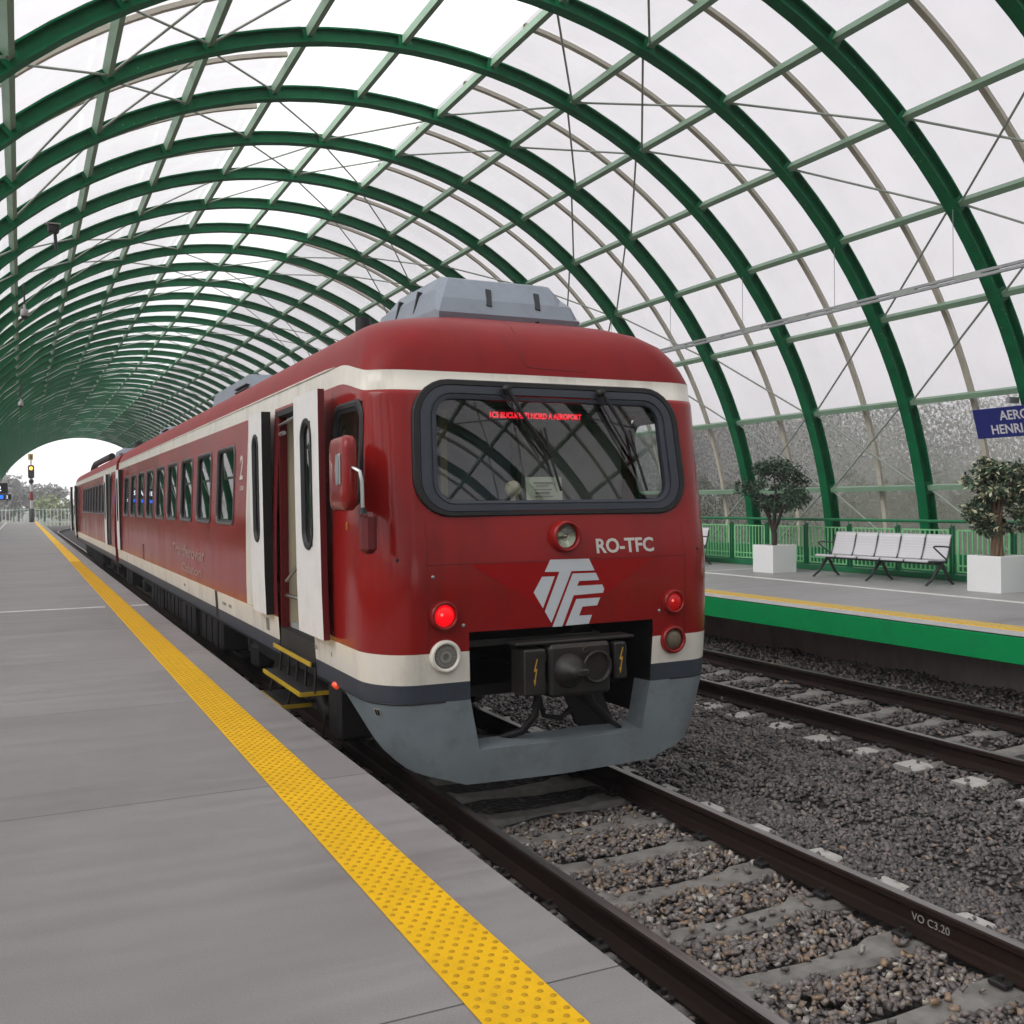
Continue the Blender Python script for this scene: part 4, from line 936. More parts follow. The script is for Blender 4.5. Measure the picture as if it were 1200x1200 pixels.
# mirror on its bent arm
mr = MB(); pts = rrect(-.26, .26, -.245, .245, .09, 6)
L = []
for sc_, dx in ((.0, -.035), (.75, -.045), (.95, -.035), (1.0, -.01), (1.0, .03), (.93, .05), (0.0, .05)):
    L.append([(T1 - 1.60 + dx + .20 * (a * sc_) * .4, 6.54 + a * sc_, 2.345 + c * sc_) for a, c in pts])
L = [q + q[:1] for q in L]; mr.grid(L, smooth=True)
mo = mr.build('mirror', M['red'], c1)
am = MB(); am.tube([(T1 - 1.62, 6.36, 2.37), (T1 - 1.60, 6.28, 2.375), (T1 - 1.57, 6.24, 2.35), (T1 - 1.56, 6.235, 2.29), (T1 - 1.555, 6.235, 2.10)], .014, 8); am.build('mirror_arm', M['chrome'], mo)
pb = MB(); pb.add([(T1 - 1.675, 6.42, 2.47), (T1 - 1.675, 6.36, 2.44), (T1 - 1.675, 6.36, 2.29), (T1 - 1.675, 6.42, 2.26), (T1 - 1.675, 6.45, 2.37)], [[0, 1, 2, 3, 4]]); pb.box((T1 - 1.665, 6.385, 2.37), (.015, .06, .2), 0, None, .005); pb.build('mirror_clamp', M['alu'], mo)
hh = MB(); hh.lathe((T1 - 1.555, 6.235, 2.08), (0, 0, 1), [(.03, 0), (.018, .03), (.016, .04)], 10, 1); hh.build('arm_socket', M['rubber'], mo)
hb = MB(); hb.box((T1 - 1.50, 6.30, 1.955), (.10, .12, .27), 0, None, .03); hb.build('arm_housing', M['reddark'], mo)
zz = MB(); zz.tube([(T1 - 1.434, 7.0 + .012 * math.cos(t_ * PI / 5), 1.985 + .028 * math.sin(t_ * PI / 5)) for t_ in range(10)], .003, 4, closed=True); zz.build('door_mark', M['gold'], c1)
mk = MB(); mk.box((T1 - 1.40, 7.45, .775), (.05, .10, .055), 0, None, .02); mk.build('side_marker', M['orange'], c1)
# side lettering
def side_text(root, sh, txt, size, ya, z, m, nm='lettering', bold=0.0, xs=1.0, off=.003):
    p0 = sh.P(-sh.S(ya), z, off); p1 = sh.P(-sh.S(ya - 1), z, off); p2 = sh.P(-sh.S(ya), z + .3, off)
    tm = text_mesh(txt, size, basis(p0, p1 - p0, p2 - p0), depth=.0008, bold=bold, xs=xs); return tm.build(nm, m, root)
side_text(c1, sh1, 'Transferoviar', .24, 16.3, 1.42, M['lettfaint'], bold=.006, xs=2.3); side_text(c1, sh1, 'Calatori', .17, 15.3, 1.21, M['lettfaint'], bold=.004, xs=3.2)
side_text(c1, sh1, '2', .36, 11.02, 2.42, M['letter'], bold=.004)
side_text(c1, sh1, 'CLASA', .07, 11.0, 2.30, M['letter'])
for y_, s_ in ((12.1, '50 53 9628'), (11.7, 'RO-TFC'), (15.2, 'REV 06'), (8.0, '22,4 t'), (7.5, 'Bdt 39 m')): side_text(c1, sh1, s_, .05, y_, .99, M['ink'], 'data_lettering')
sp = side_panel(c1, sh1, 12.42, 12.58, .80, 1.12, M['rubber'], 'filler_flap')
sp = side_panel(c1, sh1, 20.35, 20.6, 1.13, 1.42, M['reddark'], 'filler_flap'); sp = side_panel(c1, sh1, 9.62, 9.75, .95, 1.07, M['ink'], 'data_plate')

# roof equipment
def ac_unit(root, y0, y1, x0=-.64, z0=3.47, h=.49):
    b = MB(); w = -x0; ys = [y0, y0 + .10, y0 + .42, y1 - .3, y1]
    sec = lambda y, k: [(-w * k, z0), (-w * (k), z0 + h * .35), (-w * k * .90, z0 + h * .72), (-w * k * .72, z0 + h), (w * k * .72, z0 + h), (w * k * .90, z0 + h * .72), (w * k, z0 + h * .35), (w * k, z0)]
    rows = []
    for y, k, zf in ((y0 + .05, .93, .0), (y0, .965, .30), (y0 + .06, .98, .55), (y0 + .22, .97, .93), (y0 + .34, 1, 1.0), (y1 - .2, 1, 1.0), (y1, .98, .85)):
        rows.append([(T1 + x, y, min(z, z0 + h * max(zf, .02))) for x, z in sec(y, k)])
    b.grid(rows, smooth=False); b.add(rows[-1], [list(range(8))]); o = b.build('roof_unit', M['ac'], root)
    for x in (-.16, .27):
        MB().box((T1 + x, y0 + .10, z0 + h * .58), (.045, .05, .19), 0, Matrix.Rotation(-.62, 3, 'X') @ Matrix.Rotation(.22, 3, 'Y')).build('slot', M['acdark'], o)
    for y in (y0 + .55, y0 + 1.0): MB().box((T1 - w * .925, y, z0 + h * .50), (.05, .03, h * .62), 0, Matrix.Rotation(.22, 3, 'Y')).build('slot', M['acdark'], o)
    MB().span((T1 + .37, y0 - .03, z0 + .015), (T1 + .46, y0 + .05, z0 + .075)).build('inlet', M['acdark'], o)
    kb = MB(); kb.tube([(T1 + .22, y0 - .04, z0 + .03), (T1 + .20, y0 - .05, z0 + .11)], .018, 6); kb.tube([(T1 - .60, y0 + .02, z0 - .05), (T1 - .60, y0 + .02, z0 + .09)], [.03, .003], 4); kb.build('latch', M['coupler'], o)
ac_unit(c1, 7.22, 8.75)
b = MB(); b.tube([(T1 - .50, 9.5, 3.55), (T1 - .50, 9.5, 3.95)], .075, 14); b.build('exhaust_stub', M['rubber'], c1)
def low_unit(root, y0, y1, z1, x0, x1):
    b = MB(); b.add([(T1 + x0, y0, 3.45), (T1 + x1, y0, 3.45), (T1 + x1, y1, 3.45), (T1 + x0, y1, 3.45), (T1 + x0 + .06, y0 + .5, z1), (T1 + x1 - .06, y0 + .5, z1), (T1 + x1 - .06, y1 - .3, z1), (T1 + x0 + .06, y1 - .3, z1)], [[0, 1, 5, 4], [1, 2, 6, 5], [2, 3, 7, 6], [3, 0, 4, 7], [4, 5, 6, 7]])
    o = b.build('roof_box', M['ac'], root); s = MB()
    for k in range(5): s.box((T1 + x0 + .015, y0 + .9, 3.58 + .05 * k), (.05, .8, .018), 0, Matrix.Rotation(.2, 3, 'Y'))
    s.build('louvre', M['acdark'], o)
low_unit(c1, 13.4, 17.0, 3.92, -.75, .75); low_unit(c1, 22.2, 24.6, 3.85, -.7, .7)

# running gear
def bogie(root, yc):
    b = MB()
    for sx in (-1, 1):
        b.box((T1 + sx * 1.02, yc, .52), (.14, 2.9, .16), 0, None, .03); b.box((T1 + sx * 1.02, yc, .66), (.2, .7, .14), 0, None, .03)
        for yy in (-.95, .95):
            b.box((T1 + sx * 1.02, yc + yy, .40), (.22, .30, .28), 0, None, .04); b.tube([(T1 + sx * 1.05, yc + yy + .28, .42), (T1 + sx * 1.05, yc + yy + .28, .74)], .07, 10)
        b.tube([(T1 + sx * 1.08, yc - .3, .6), (T1 + sx * 1.08, yc + .3, .78)], .04, 8)
    b.box((T1, yc, .58), (2.0, .5, .16), 0, None, .03)
    for yy in (-.95, .95): b.tube([(T1 - .7, yc + yy, .42), (T1 + .7, yc + yy, .42)], .08, 10)
    bo = b.build('bogie', M['under'], root)
    for sx in (-1, 1):
        for yy in (-.95, .95):
            w = MB(); w.lathe((T1 + sx * .69, yc + yy, .42), (sx, 0, 0), [(.06, -.01), (.44, 0), (.44, .025), (.42, .03), (.418, .13), (.36, .135), (.34, .10), (.12, .08), (.10, .14), (.001, .14)], 28); w.build('wheel', M['wheel'], bo)
def underfloor(root, ya, yb, boxes):
    b = MB(); b.span((T1 - 1.32, ya, .70), (T1 + 1.32, yb, .78), 0); b.build('underframe', M['under'], root)
    for (y0, y1, z0, x0) in boxes:
        for sx in (-1, 1):
            q = MB(); q.box((T1 + sx * (x0 + .3), (y0 + y1) / 2, (z0 + .70) / 2), (.6, y1 - y0, .70 - z0), 0, None, .03)
            k = y0 + .2
            while k < y1 - .1: q.box((T1 + sx * (x0 + .605), k, (z0 + .7) / 2), (.02, .04, (.70 - z0) * .9), 1); k += .45
            q.build('equipment_box', [M['under'], M['coupler']], root)
bogie(c1, 10.9); bogie(c1, 22.6)
underfloor(c1, 6.9, 26.1, [(12.9, 14.6, .32, .7), (15.0, 16.2, .28, .72), (16.5, 18.4, .36, .7), (18.8, 20.4, .30, .7), (24.3, 25.6, .34, .7)])
MB().span((T1 - 1.34, 7.6, .3), (T1 - 1.05, 7.9, .74), 0, .03).build('sand_box', M['under'], c1)
# rear door leaf of the first car
leaf(c1, 25.15, 25.85, 1.47, M['rubber'])
# second car, the other way round
c2 = thing('railcar', 'red and cream railcar coupled behind, partly hidden, with dark pipe on its roof', 'train', (T1, 37.6, 0), 'coupled railcars')
sh2 = Shell(48.6, 27.0, -1)
w2 = [(30.35 + 1.40 * k, 31.45 + 1.40 * k) for k in range(8)]
coach(c2, sh2, 27.0, w2, [(45.5, 46.9)], False)
side_panel(c2, sh2, 28.4, 30.1, 1.125, 3.03, M['cream']); leaf(c2, 28.9, 29.6, 1.48, M['rubber'])
leaf(c2, 44.6, 45.3, 1.55, M['rubber']); leaf(c2, 47.1, 47.8, 1.6, M['rubber'])
b = MB(); b.span((T1 - 1.44, 28.2, 1.13), (T1 - 1.435, 28.75, 3.0)); b.build('doorway_shade', M['rubber'], c2)  # flat black sheet on the side, painted shade of an open doorway
bogie(c2, 31.2); bogie(c2, 44.2); underfloor(c2, 27.1, 48.0, [(33.5, 35.5, .32, .7), (36, 38.4, .3, .7), (39, 41.5, .34, .7)])
b = MB(); b.tube([(T1 - .75, 43.0, 3.3), (T1 - .95, 43.0, 3.45), (T1 - .95, 42.7, 3.62), (T1 - .9, 42.2, 3.78), (T1 - .75, 40.5, 3.86), (T1 - .7, 37.0, 3.86)], .11, 10); b.build('exhaust_pipe', M['rubber'], c2)
low_unit(c2, 33, 36.5, 3.95, -.7, .7)
b = MB(); b.tube([(T1 - .62, 29.2, 3.4), (T1 - .62, 29.2, 3.9)], .1, 10); b.build('exhaust_stub', M['rubber'], c2)
gw = thing('gangway_bellows', 'dark red folded gangway joining the two railcars', 'gangway', (T1, 26.6, .7))
b = MB(); rows = []
for k in range(13):
    y = 26.21 + .78 * k / 12; q = 1.0 if k % 2 else .93
    rows.append([(T1 + x * q, y, z) for x, z in ((-1.30, .85), (-1.36, 1.5), (-1.33, 2.9), (-1.1, 3.3), (-.4, 3.5), (.4, 3.5), (1.1, 3.3), (1.33, 2.9), (1.36, 1.5), (1.30, .85))])
b.grid(rows, smooth=False); b.build('bellows', M['reddark'], gw)
b = MB(); b.tube([(T1 - .4, 26.2, .6), (T1 - .5, 26.6, .45), (T1 - .4, 27.0, .6)], .03, 8); b.tube([(T1, 26.1, .9), (T1, 27.1, .9)], .1, 10); b.build('drawbar', M['under'], gw)

# ================================================================== FAR PLATFORM FURNITURE
# railing
fe = thing('platform_railing', 'green railing with handrail and barred panels along the far platform', 'railing', (15, 17, PZ))
FX = 15.0
MB().tube([(FX - .05, 6.4, PZ + 1.06), (FX - .05, 41.5, PZ + 1.06)], .03, 10).build('handrail', M['dkgreen'], fe)
MB().span((FX - .06, 6.4, PZ + .004), (FX + .10, 41.5, PZ + .11)).build('kerb_beam', M['dkgreen'], fe)
def panel_me(y):
    b = MB(); y0, y1 = y + .10, y + 1.15
    for z in (.16, .27, .90): b.span((FX - .015, y0, PZ + z - .012), (FX + .015, y1, PZ + z + .012))
    for k in range(11):
        yy = y0 + (y1 - y0) * k / 10; w = .022 if k in (0, 10) else .011; b.span((FX - .012, yy - w, PZ + .16), (FX + .012, yy + w, PZ + .90))
    return b
proto_p = proto_q = None
for i in range(28):
    y = 6.58 + 1.25 * i
    if i == 0:
        proto_p = panel_me(y).build('rail_panel', M['ltgreen'], fe)
        q = MB(); q.span((FX - .03, y - .012, PZ + .1), (FX + .03, y + .012, PZ + .98), 0); q.span((FX - .03, y + .05, PZ + .1), (FX + .03, y + .07, PZ + .95), 0); q.tube([(FX - .05, y, PZ + .96), (FX - .05, y, PZ + 1.06)], .01, 6); q.span((FX - .06, y - .05, PZ + .004), (FX + .06, y + .1, PZ + .12)); proto_q = q.build('rail_post', M['dkgreen'], fe)
    else:
        for pr in (proto_p, proto_q):
            c = pr.copy(); COL.objects.link(c); c.location = (0, 1.25 * i, 0)

# benches: five perforated steel seats on a beam
def perforated():
    m = bpy.data.materials.new('perforated_steel'); m.use_nodes = True; t = NT(m); p = t.n['Principled BSDF']
    tc = t.new('ShaderNodeTexCoord'); v = t.new('ShaderNodeTexVoronoi', Scale=75.0, Randomness=0.0); t.link(tc.outputs['Object'], v.inputs['Vector'])
    r = t.new('ShaderNodeMapRange', i1=0.28, i2=0.40, i3=0.72, i4=1.0); t.link(v.outputs['Distance'], r.inputs[0])
    vm = t.new('ShaderNodeVectorMath', _operation='SCALE'); vm.inputs[0].default_value = (.68, .68, .70); t.link(r.outputs[0], vm.inputs['Scale']); t.link(vm.outputs[0], p.inputs['Base Color'])
    p.inputs['Metallic'].default_value = .35; p.inputs['Roughness'].default_value = .42; return m
M['perf'] = perforated()
def make_bench():
    root = thing('bench', '', 'bench', (0, 0, 0))
    n, pt = 5, .545; y0 = -n * pt / 2
    b = MB(); b.tube([(.05, y0 + .05, .37), (.05, -y0 - .05, .37)], .035, 10); b.build('beam', M['benchleg'], root)
    for i in range(n):
        ya, yb = y0 + pt * i + .025, y0 + pt * (i + 1) - .025
        prof = [(-.26, .405), (-.245, .43), (-.10, .425), (.10, .405), (.165, .41)]
        prb = [(.175, .43), (.235, .60), (.275, .75), (.295, .84), (.31, .85)]
        for nm, pf in (('seat', prof), ('backrest', prb)):
            s = MB(); th = .012
            up = [[(x, y, z) for y in (ya, yb)] for x, z in pf]; s.grid(up, smooth=True); lo = [[(x + (.012 if nm == 'backrest' else 0), y, z - th) for y in (ya, yb)] for x, z in pf]; s.grid(lo, smooth=True, flip=True)
            for e, y in ((0, ya), (1, yb)):
                s.tube([(x, y, z - .006) for x, z in pf], .011, 6, 1)
            s.tube([(pf[0][0], ya, pf[0][1] - .006), (pf[0][0], yb, pf[0][1] - .006)], .011, 6, 1); s.tube([(pf[-1][0], ya, pf[-1][1] - .006), (pf[-1][0], yb, pf[-1][1] - .006)], .011, 6, 1)
            s.build(nm, [M['perf'], M['steel']], root)
    for y in [y0 + pt * k for k in range(n + 1)]:
        s = MB(); s.box((.0, y, .395), (.36, .035, .03), 0, None, .008); s.tube([(.14, y, .38), (.21, y, .5), (.28, y, .80)], .016, 6); s.build('bracket', M['benchleg'], root)
    for y in (y0 + .02, 0.0, -y0 - .02):
        s = MB(); s.tube([(.06, y, .37), (-.02, y, .28), (-.18, y, .09), (-.29, y, .02)], [.035, .03, .024, .02], 8); s.tube([(.06, y, .37), (.14, y, .25), (.24, y, .08), (.32, y, .02)], [.035, .03, .024, .02], 8)
        for x in (-.30, .33): s.lathe((x, y, 0), (0, 0, 1), [(.028, 0), (.028, .012), (.02, .025), (.001, .026)], 10)
        s.build('leg', M['benchleg'], root)
    for y in (y0 - .01, -y0 + .01):
        s = MB(); s.tube([(.17, y, .42), (.05, y, .50), (-.13, y, .63), (-.16, y, .655), (-.13, y, .665), (.10, y, .655), (.235, y, .64)], .014, 8); s.build('armrest', M['benchleg'], root)
    return root
bench = make_bench()
for i, (yc, lab) in enumerate(((13.60, 'steel bench of five seats standing between the two white planters'), (20.35, 'steel bench half hidden by the train, beyond the dark green planter tree'), (8.85, 'steel bench cut by the picture edge, beside the planter with the variegated tree'))):
    o = bench if i == 0 else copy_tree(bench)
    o.location = (13.98, yc, PZ + .001); o['label'] = lab; o['group'] = 'steel benches on the far platform'
# planters
def planter(cx, cy, sx, sy, h, label):
    r = thing('planter', label, 'planter', (cx, cy, PZ), 'white cube planters')
    b = MB(); o = [(-sx, -sy), (sx, -sy), (sx, sy), (-sx, sy)]; 
    L = [[(cx + x * k / 2, cy + y * k / 2, PZ + z) for x, y in o] for k, z in ((1, .001), (1, h - .006), (.985, h), (.9, h), (.9, h - .06))]
    b.grid([q + q[:1] for q in L], smooth=False); b.build('box', M['planter'], r)
    b = MB(); rows = [[(cx + sx * .45 * (i / 4 - 1), cy + sy * .45 * (j / 4 - 1), PZ + h - .05 + random.uniform(0, .02)) for j in range(9)] for i in range(9)]; b.grid(rows); b.build('soil', M['soil'], r)
    return r
planter(13.88, 16.30, .60, .62, .56, 'white cube planter under the dark green tree')
planter(13.86, 11.02, .62, .62, .57, 'white cube planter under the variegated tree')
# leafy planter trees
def leaves(mb, pts, size, mi_of, droop=.3):
    for p in pts:
        d = Vector((random.gauss(0, 1), random.gauss(0, 1), random.gauss(-droop, .7))).normalized(); s = size * random.uniform(.65, 1.3)
        u = d.orthogonal().normalized(); u = (Matrix.Rotation(random.uniform(0, 2 * PI), 3, d) @ u); n = d.cross(u)
        p = Vector(p); a = p + d * s * .5 + u * s * .22 + n * s * .04; b = p + d * s; c = p + d * s * .5 - u * s * .22 + n * s * .04
        mb.add([p, a, b, c], [[0, 1, 2], [0, 2, 3]], mi_of())
def crown_points(clumps, n):
    pts = []; w = [c[3] ** 2 for c in clumps]; tot = sum(w)
    for c, ww in zip(clumps, w):
        for _ in range(int(n * ww / tot)):
            v = Vector((random.gauss(0, 1), random.gauss(0, 1), random.gauss(0, 1))).normalized() * (random.random() ** .45) * c[3]
            pts.append((c[0] + v.x, c[1] + v.y, c[2] + v.z * .8))
    return pts
def planter_tree(name, label, cx, cy, z0, limbs, clumps, n, size, mats, mi_of, bark, rad):
    r = thing(name, label, 'tree', (cx, cy, z0))
    b = MB()
    for pts, r0, r1 in limbs:
        k = len(pts); b.tube([(cx + x, cy + y, z0 + z) for x, y, z in pts], [r0 + (r1 - r0) * i / (k - 1) for i in range(k)], 8)
    b.build('trunk', bark, r)
    m = MB(); leaves(m, crown_points([(cx + c[0], cy + c[1], z0 + c[2], c[3]) for c in clumps], n), size, mi_of); m.build('crown', mats, r)
random.seed(11)
PT = PZ + .52
limbs = [(((0, 0, -.05), (.01, 0, .2), (.0, .02, .45)), .055, .05), (((0, .02, .3), (-.02, .12, .55), (-.05, .25, .85), (-.1, .35, 1.1)), .045, .015), (((0, .02, .35), (.02, 0, .7), (.03, -.02, 1.15), (0, 0, 1.5)), .045, .012), (((0, .02, .3), (.02, -.12, .55), (.08, -.22, .9), (.1, -.4, 1.2)), .045, .015), (((.02, 0, .8), (.2, -.1, 1.1), (.3, -.1, 1.3)), .02, .008), (((0, .1, .6), (-.2, .1, .95), (-.3, .2, 1.2)), .02, .008)]
cl = []
for k in range(34):
    a = random.uniform(0, 2 * PI); rr = random.random() ** .6; el = random.uniform(-1, 1)
    h_ = math.sqrt(max(0, 1 - el * el * .9)); cl.append((.66 * rr * h_ * math.cos(a), .76 * rr * h_ * math.sin(a), 1.18 + .52 * el * (0.75 if el < 0 else 1), random.uniform(.10, .29)))
planter_tree('ficus_tree', 'dark green bushy tree with three slim stems in the white planter', 13.88, 16.30, PT, limbs, cl, 4300, .085, [M['leaf'], M['leaf2']], lambda: 0 if random.random() < .7 else 1, M['bark'], 1)
limbs = []
for k in range(7):
    a = k * 2 * PI / 7; limbs.append((((.075 * math.cos(a), .075 * math.sin(a), -.05), (.06 * math.cos(a + .5), .06 * math.sin(a + .5), .25), (.05 * math.cos(a + 1.1), .05 * math.sin(a + 1.1), .6), (.08 * math.cos(a + 1.6), .08 * math.sin(a + 1.6), .95), (.25 * math.cos(a + 2), .25 * math.sin(a + 2), 1.2)), .036, .012))
cl = []
for k in range(46):
    a = random.uniform(0, 2 * PI); z = random.uniform(.42, 1.52); R_ = .56 * math.sin(min(max((z - .2) / 1.45, 0), 1) * PI) ** .6
    rr = R_ * random.uniform(.25, 1.0); cl.append((rr * math.cos(a), rr * math.sin(a), z, random.uniform(.10, .18)))
def vm():
    q = random.random(); return 0 if q < .5 else 1 if q < .66 else 2
planter_tree('variegated_tree', 'green and cream variegated leafy tree with thick braided trunk in planter', 13.86, 11.02, PT, limbs, cl, 6000, .095, [M['leaf'], M['leaf2'], M['leafcream']], vm, M['bark2'], 1)

# station name sign, tilted with the vault
sg = thing('station_sign', 'dark blue station name sign with white capitals fixed to the green ribs', 'sign', (14.9, 11.4, 3.6))
th = math.radians(17); up = Vector((-math.sin(th), 0, math.cos(th))); o0 = Vector((15.06, 12.33, 3.155))
b = MB(); H, W = .52, 2.75
nrm = Vector((0, -1, 0)).cross(up).normalized(); mid = o0 + up * H / 2 + Vector((0, -W / 2, 0)) 
rt = Matrix((( up.cross(Vector((0,1,0))).x, 0, up.x), (0, 1, 0), (up.cross(Vector((0,1,0))).z, 0, up.z)))
b.box(mid, (.035, W, H), 0, rt, .006); b.build('panel', M['signblue'], sg)
off = -up.cross(Vector((0, 1, 0))).normalized(); off = off if off.x < 0 else -off
def sign_line(txt, yy, zz, size):
    p0 = o0 + Vector((0, yy, 0)) + up * zz + off * .0195; tm = text_mesh(txt, size, basis(p0, (0, -1, 0), up), depth=.001, bold=.004, xs=.96); return tm.build('lettering', M['signwhite'], sg)
sign_line('AEROPORTUL', -.52, .305, .225); sign_line('HENRI COANDA', -.30, .07, .225)
b = MB(); b.box(Vector((15.18, 11.75, 3.78)), (.25, .07, .10)); b.box(Vector((15.18, 9.7, 3.78)), (.25, .07, .10)); b.build('bracket', M['galv'], sg)

# dark bracket behind the tree: a short cable ladder on a rib
cb = thing('cable_ladder', 'short dark cable ladder hanging under the purlin behind the planter tree', 'cable ladder', (15.5, 21.5, 3.2))
b = MB()
for dy in (-.0, .42): b.tube([(15.55, 22.25 - dy, 3.9), (15.75, 21.95 - dy, 3.05)], .05, 6)
for k in (.3, .7): b.tube([(15.55 + .2 * k, 22.25 - .3 * k, 3.9 - .85 * k), (15.55 + .2 * k, 21.83 - .3 * k, 3.9 - .85 * k)], .03, 6)
b.build('ladder', M['acdark'], cb)

# cameras under the ribs on the left
def cctv(x, y, z, label, hang):
    r = thing('cctv_camera', label, 'camera', (x, y, z), 'cctv cameras under the vault')
    if hang:
        MB().tube([(x, y, z + .75), (x, y, z + .2)], .025, 6).build('mount', M['black'], r)
        b = MB(); b.lathe((x, y, z - .12), (0, 0, 1), [(.10, .0), (.11, .02), (.09, .18), (.035, .20), (.03, .30), (.001, .31)], 14); b.lathe((x, y, z - .12), (0, 0, -1), [(.085, 0), (.075, .06), (.001, .1)], 14, 1); b.build('housing', [M['cctv'], M['black']], r)
    else:
        MB().tube([(x + .05, y, z - .45), (x + .03, y, z - .08)], .035, 8).build('mount', M['black'], r)
        b = MB(); b.box((x, y, z), (.22, .34, .18), 0, Matrix.Rotation(.15, 3, 'X'), .03); b.box((x, y, z + .105), (.28, .42, .025), 1, Matrix.Rotation(.15, 3, 'X')); b.lathe((x, y - .16, z - .02), (0, -1, -.15), [(.06, 0), (.06, .03), (.045, .03), (.001, .02)], 14); b.build('housing', [M['acdark'], M['cctv']], r)
cctv(.70, 23.6, 8.05, 'boxy dark camera with grey hood on a short post under the vault', False)
cctv(.15, 29.3, 7.25, 'pale dome camera hanging from a rib at the left', True)
cctv(.05, 48.0, 6.6, 'tiny pale dome camera far down the vault', True)

# departure display hanging over the near platform, far off
dp = thing('departure_display', 'hanging black departure display with blue screen over the near platform', 'display', (-1.0, 55, 2.6))
b = MB(); b.box((-1.35, 55, 3.08), (1.55, .22, .52), 0, None, .02); b.box((-1.30, 55.0, 2.66), (1.75, .26, .28), 0, None, .02); b.build('casing', M['black'], dp)
b = MB(); b.box((-1.42, 54.865, 2.66), (1.3, .01, .17)); b.build('screen', M['scrblue'], dp)
tm = text_mesh('LINIA 2', .34, basis((-1.95, 54.885, 2.96), (1, 0, 0), (0, 0, 1)), depth=.001, bold=.006); tm.build('lettering', M['scrwhite'], dp)
tm = text_mesh('2', .2, basis((-.66, 54.86, 2.59), (1, 0, 0), (0, 0, 1)), depth=.001); tm.build('lettering', M['scrwhite'], dp)
b = MB(); b.tube([(-.9, 55, 3.3), (-1.2, 55, 6.3)], .04, 6); b.tube([(-1.7, 55, 3.3), (-2.0, 55, 5.6)], .04, 6); b.build('hanger', M['galv'], dp)

# signal at the platform end
sx, sy = .95, 113.5
sgn = thing('railway_signal', 'railway signal with lit amber lamp on red and white mast', 'signal', (sx, sy, PZ))
b = MB(); b.lathe((sx, sy, PZ), (0, 0, 1), [(.26, 0), (.26, 1.35), (.16, 1.36)], 12, 2); b.lathe((sx, sy, PZ), (0, 0, 1), [(.16, 1.36), (.16, 2.2)], 12, 0); b.lathe((sx, sy, PZ), (0, 0, 1), [(.16, 2.2), (.16, 3.1)], 12, 1); b.lathe((sx, sy, PZ), (0, 0, 1), [(.16, 3.1), (.16, 4.4), (.08, 4.4), (.08, 6.6)], 12, 0)
b.build('mast', [M['sigwhite'], M['sigred'], M['black']], sgn)
b = MB(); b.box((sx, sy - .25, 5.75), (.60, .3, 1.35), 0, None, .12); b.lathe((sx, sy - .3, 4.75), (0, -1, 0), [(.24, -.1), (.24, .12), (.001, .12)], 16); b.build('head', M['black'], sgn)
b = MB(); b.lathe((sx, sy - .41, 6.08), (0, -1, 0), [(.17, 0), (.12, .04), (.001, .05)], 16); b.build('lamp', M['amber'], sgn)
b = MB(); b.box((sx - .02, sy - .1, 7.25), (.46, .04, .6)); b.box((sx + .02, sy - .13, 7.25), (.12, .02, .35), 1); b.build('plate', [M['plate'], M['black']], sgn)
b = MB(); b.span((sx - 1.7, sy + 3.2, PZ + .0), (sx - 1.6, sy + 3.3, PZ + 1.2)); b.span((sx - 1.7, sy + 3.2, PZ + 1.14), (sx + 1.3, sy + 3.3, PZ + 1.2)); b.span((sx + 1.2, sy + 3.2, PZ), (sx + 1.3, sy + 3.3, PZ + 1.2)); tag(b.build('end_barrier', M['dkgreen']), 'low dark barrier closing the end of the near platform', 'barrier')

# beyond the far end: fence, hedge, trees
ff = thing('boundary_fence', 'long pale upright-bar fence beyond the end of the platform', 'fence', (5, 140, 0))
b = MB(); xx = -40.0
while xx < 60: b.span((xx, 140, -.4), (xx + .09, 140.06, 2.0)); xx += .42
b.span((-40, 140.06, .2), (60, 140.1, .32)); b.span((-40, 140.06, 1.75), (60, 140.1, 1.85)); b.build('fence_panel', M['farfence'], ff)
def far_tree(name, cx, cy, h, w, label, m, n=900, size=.55, kindgroup=None):
    r = thing(name, label, 'tree' if name != 'hedge_bush' else 'bush', (cx, cy, -.75), kindgroup)
    MB().tube([(cx, cy, -.75), (cx + .1, cy, h * .35), (cx, cy, h * .7)], [h * .03, h * .022, h * .01], 7).build('trunk', M['bark'], r)
    cl = []
    for k in range(16):
        a = random.uniform(0, 2 * PI); e = random.uniform(0, 1); rr = w * .5 * math.sqrt(max(0.05, 1 - (2 * e - 1) ** 2)) * random.uniform(.4, .95)
        cl.append((cx + rr * math.cos(a), cy + rr * math.sin(a), h * (.16 + .76 * e), w * random.uniform(.13, .24)))
    b = MB(); leaves(b, crown_points(cl, n), size, lambda: 0, .1); b.build('crown', m, r)
random.seed(5)
far_tree('broadleaf_tree', -3.5, 205, 7.6, 11, 'wide grey-green tree behind the boundary fence, left of the signal mast', M['treefar'], 4200, .9)
far_tree('broadleaf_tree', -13, 210, 8.3, 13, 'tall grey-green tree at the left edge beyond the fence', M['treefar'], 4200, .9)
far_tree('broadleaf_tree', 4.0, 215, 7.2, 8, 'smaller grey tree beyond the fence, just right of the signal mast', M['treefar'], 3000, .8)
far_tree('conifer_tree', -.6, 225, 10.4, 2.6, 'thin pointed conifer rising above the grey trees', M['treefar'], 900, .7)
for i in range(7):
    far_tree('hedge_bush', 5.5 + 5.2 * i, 176 + 1.5 * (i % 2), 3.7 - .12 * i, 7.5, 'yellow-green bush in the row behind the boundary fence', M['hedge'], 1800, .6, 'bushes beyond the fence')
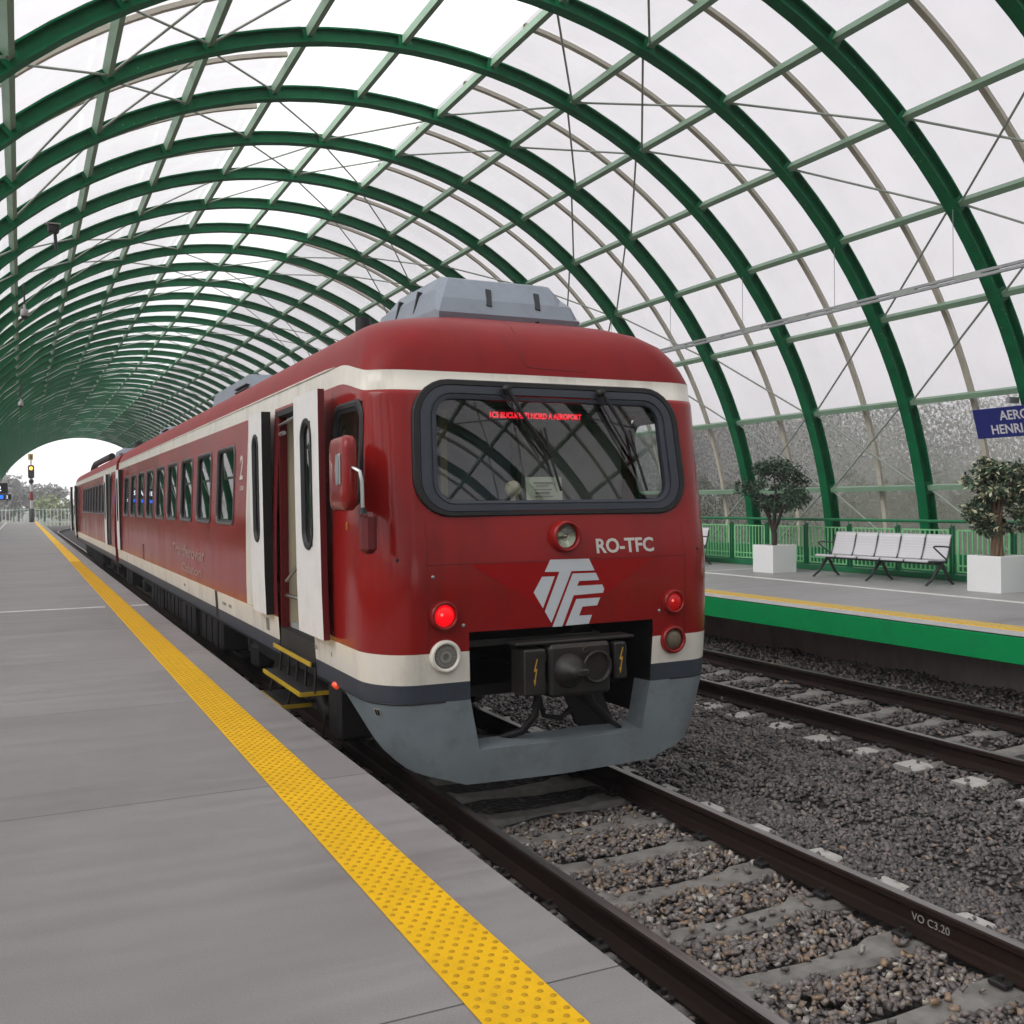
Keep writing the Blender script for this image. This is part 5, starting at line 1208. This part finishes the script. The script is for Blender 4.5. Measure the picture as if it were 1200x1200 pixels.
# woods outside the vault on the right: one far mass seen through wet panes
tl = MB(); random.seed(9)
for k in range(150):
    cy = random.uniform(-15, 150); cx = random.uniform(30, 42); hh = random.uniform(2.4, 4.3)
    leaves(tl, crown_points([(cx, cy, hh * .3, hh * .42), (cx + random.uniform(-1, 1), cy + random.uniform(-1, 1), hh * .7, hh * .35)], 110), .62, lambda: 0 if random.random() < .6 else 1, .1)
o = tl.build('treeline', [M['treenear'], M['hedge']], None, 'stuff'); o['label'] = 'dark blurred trees outside the wet glazing'; o['category'] = 'trees'

hz = MB(); hz.span((-605, -605, -1.75), (605, 905, 15.5)); hm = bpy.data.materials.new('rain_haze'); hm.use_nodes = True; ht = NT(hm); ht.n.remove(ht.n['Principled BSDF'])
hv = ht.new('ShaderNodeVolumePrincipled'); hv.inputs['Color'].default_value = (.93, .93, .95, 1); hv.inputs['Density'].default_value = .0012; hv.inputs['Anisotropy'].default_value = .2; ht.link(hv.outputs[0], ht.n['Material Output'].inputs['Volume'])
hz.build('haze', hm, None, 'stuff')

# ================================================================== LIGHT, SKY, CAMERA
w = bpy.data.worlds.new('World'); sc.world = w; w.use_nodes = True; t = NT(w); bg = t.n['Background']
EL, ROT = math.radians(42), math.radians(-100)
sky = t.new('ShaderNodeTexSky'); sky.sky_type = 'NISHITA'; sky.sun_disc = False; sky.sun_elevation = EL; sky.sun_rotation = ROT; sky.air_density = 1.0; sky.dust_density = 6.0; sky.ozone_density = 1.0
hs = t.new('ShaderNodeHueSaturation', Saturation=0.06, Value=1.0); t.link(sky.outputs[0], hs.inputs['Color'])
mx = t.new('ShaderNodeMix', _data_type='RGBA', i0=0.75); t.link(hs.outputs[0], mx.inputs[6]); mx.inputs[7].default_value = (9.3, 9.15, 9.35, 1)     # closed overcast deck
t.link(mx.outputs[2], bg.inputs['Color']); bg.inputs['Strength'].default_value = 0.14
L = bpy.data.lights.new('sun', 'SUN'); L.energy = 1.5; L.angle = math.radians(40); L.color = (1, .97, .93)
lo = bpy.data.objects.new('sun', L); COL.objects.link(lo)
dirv = Vector((math.sin(ROT) * math.cos(EL), math.cos(ROT) * math.cos(EL), math.sin(EL)))
lo.rotation_euler = dirv.to_track_quat('Z', 'Y').to_euler(); lo.location = (0, 0, 60)

cam = bpy.data.cameras.new('camera'); co = bpy.data.objects.new('camera', cam); COL.objects.link(co)
cam.sensor_width = 36; cam.lens = 36 * 1185 / 1200; cam.clip_end = 2000; cam.clip_start = .05
yaw, pitch, roll = .4518, -.0099, .0111
F = Vector((math.sin(yaw) * math.cos(pitch), math.cos(yaw) * math.cos(pitch), math.sin(pitch))); Rt = Vector((math.cos(yaw), -math.sin(yaw), 0)); U = Rt.cross(F)
c_, s_ = math.cos(roll), math.sin(roll); R2 = c_ * Rt - s_ * U; U2 = s_ * Rt + c_ * U
co.matrix_world = Matrix(((R2.x, U2.x, -F.x, 0), (R2.y, U2.y, -F.y, 0), (R2.z, U2.z, -F.z, EYE), (0, 0, 0, 1)))
sc.camera = co
vs = sc.view_settings; vs.view_transform = 'Standard'; vs.look = 'None'; vs.gamma = 1; vs.exposure = 0.62; vs.use_curve_mapping = False
sc.render.engine = 'CYCLES'; cy = sc.cycles
cy.max_bounces = 10; cy.diffuse_bounces = 3; cy.glossy_bounces = 4; cy.transmission_bounces = 6; cy.transparent_max_bounces = 24; cy.use_denoising = True
cy.caustics_reflective = False; cy.sample_clamp_indirect = 6.0
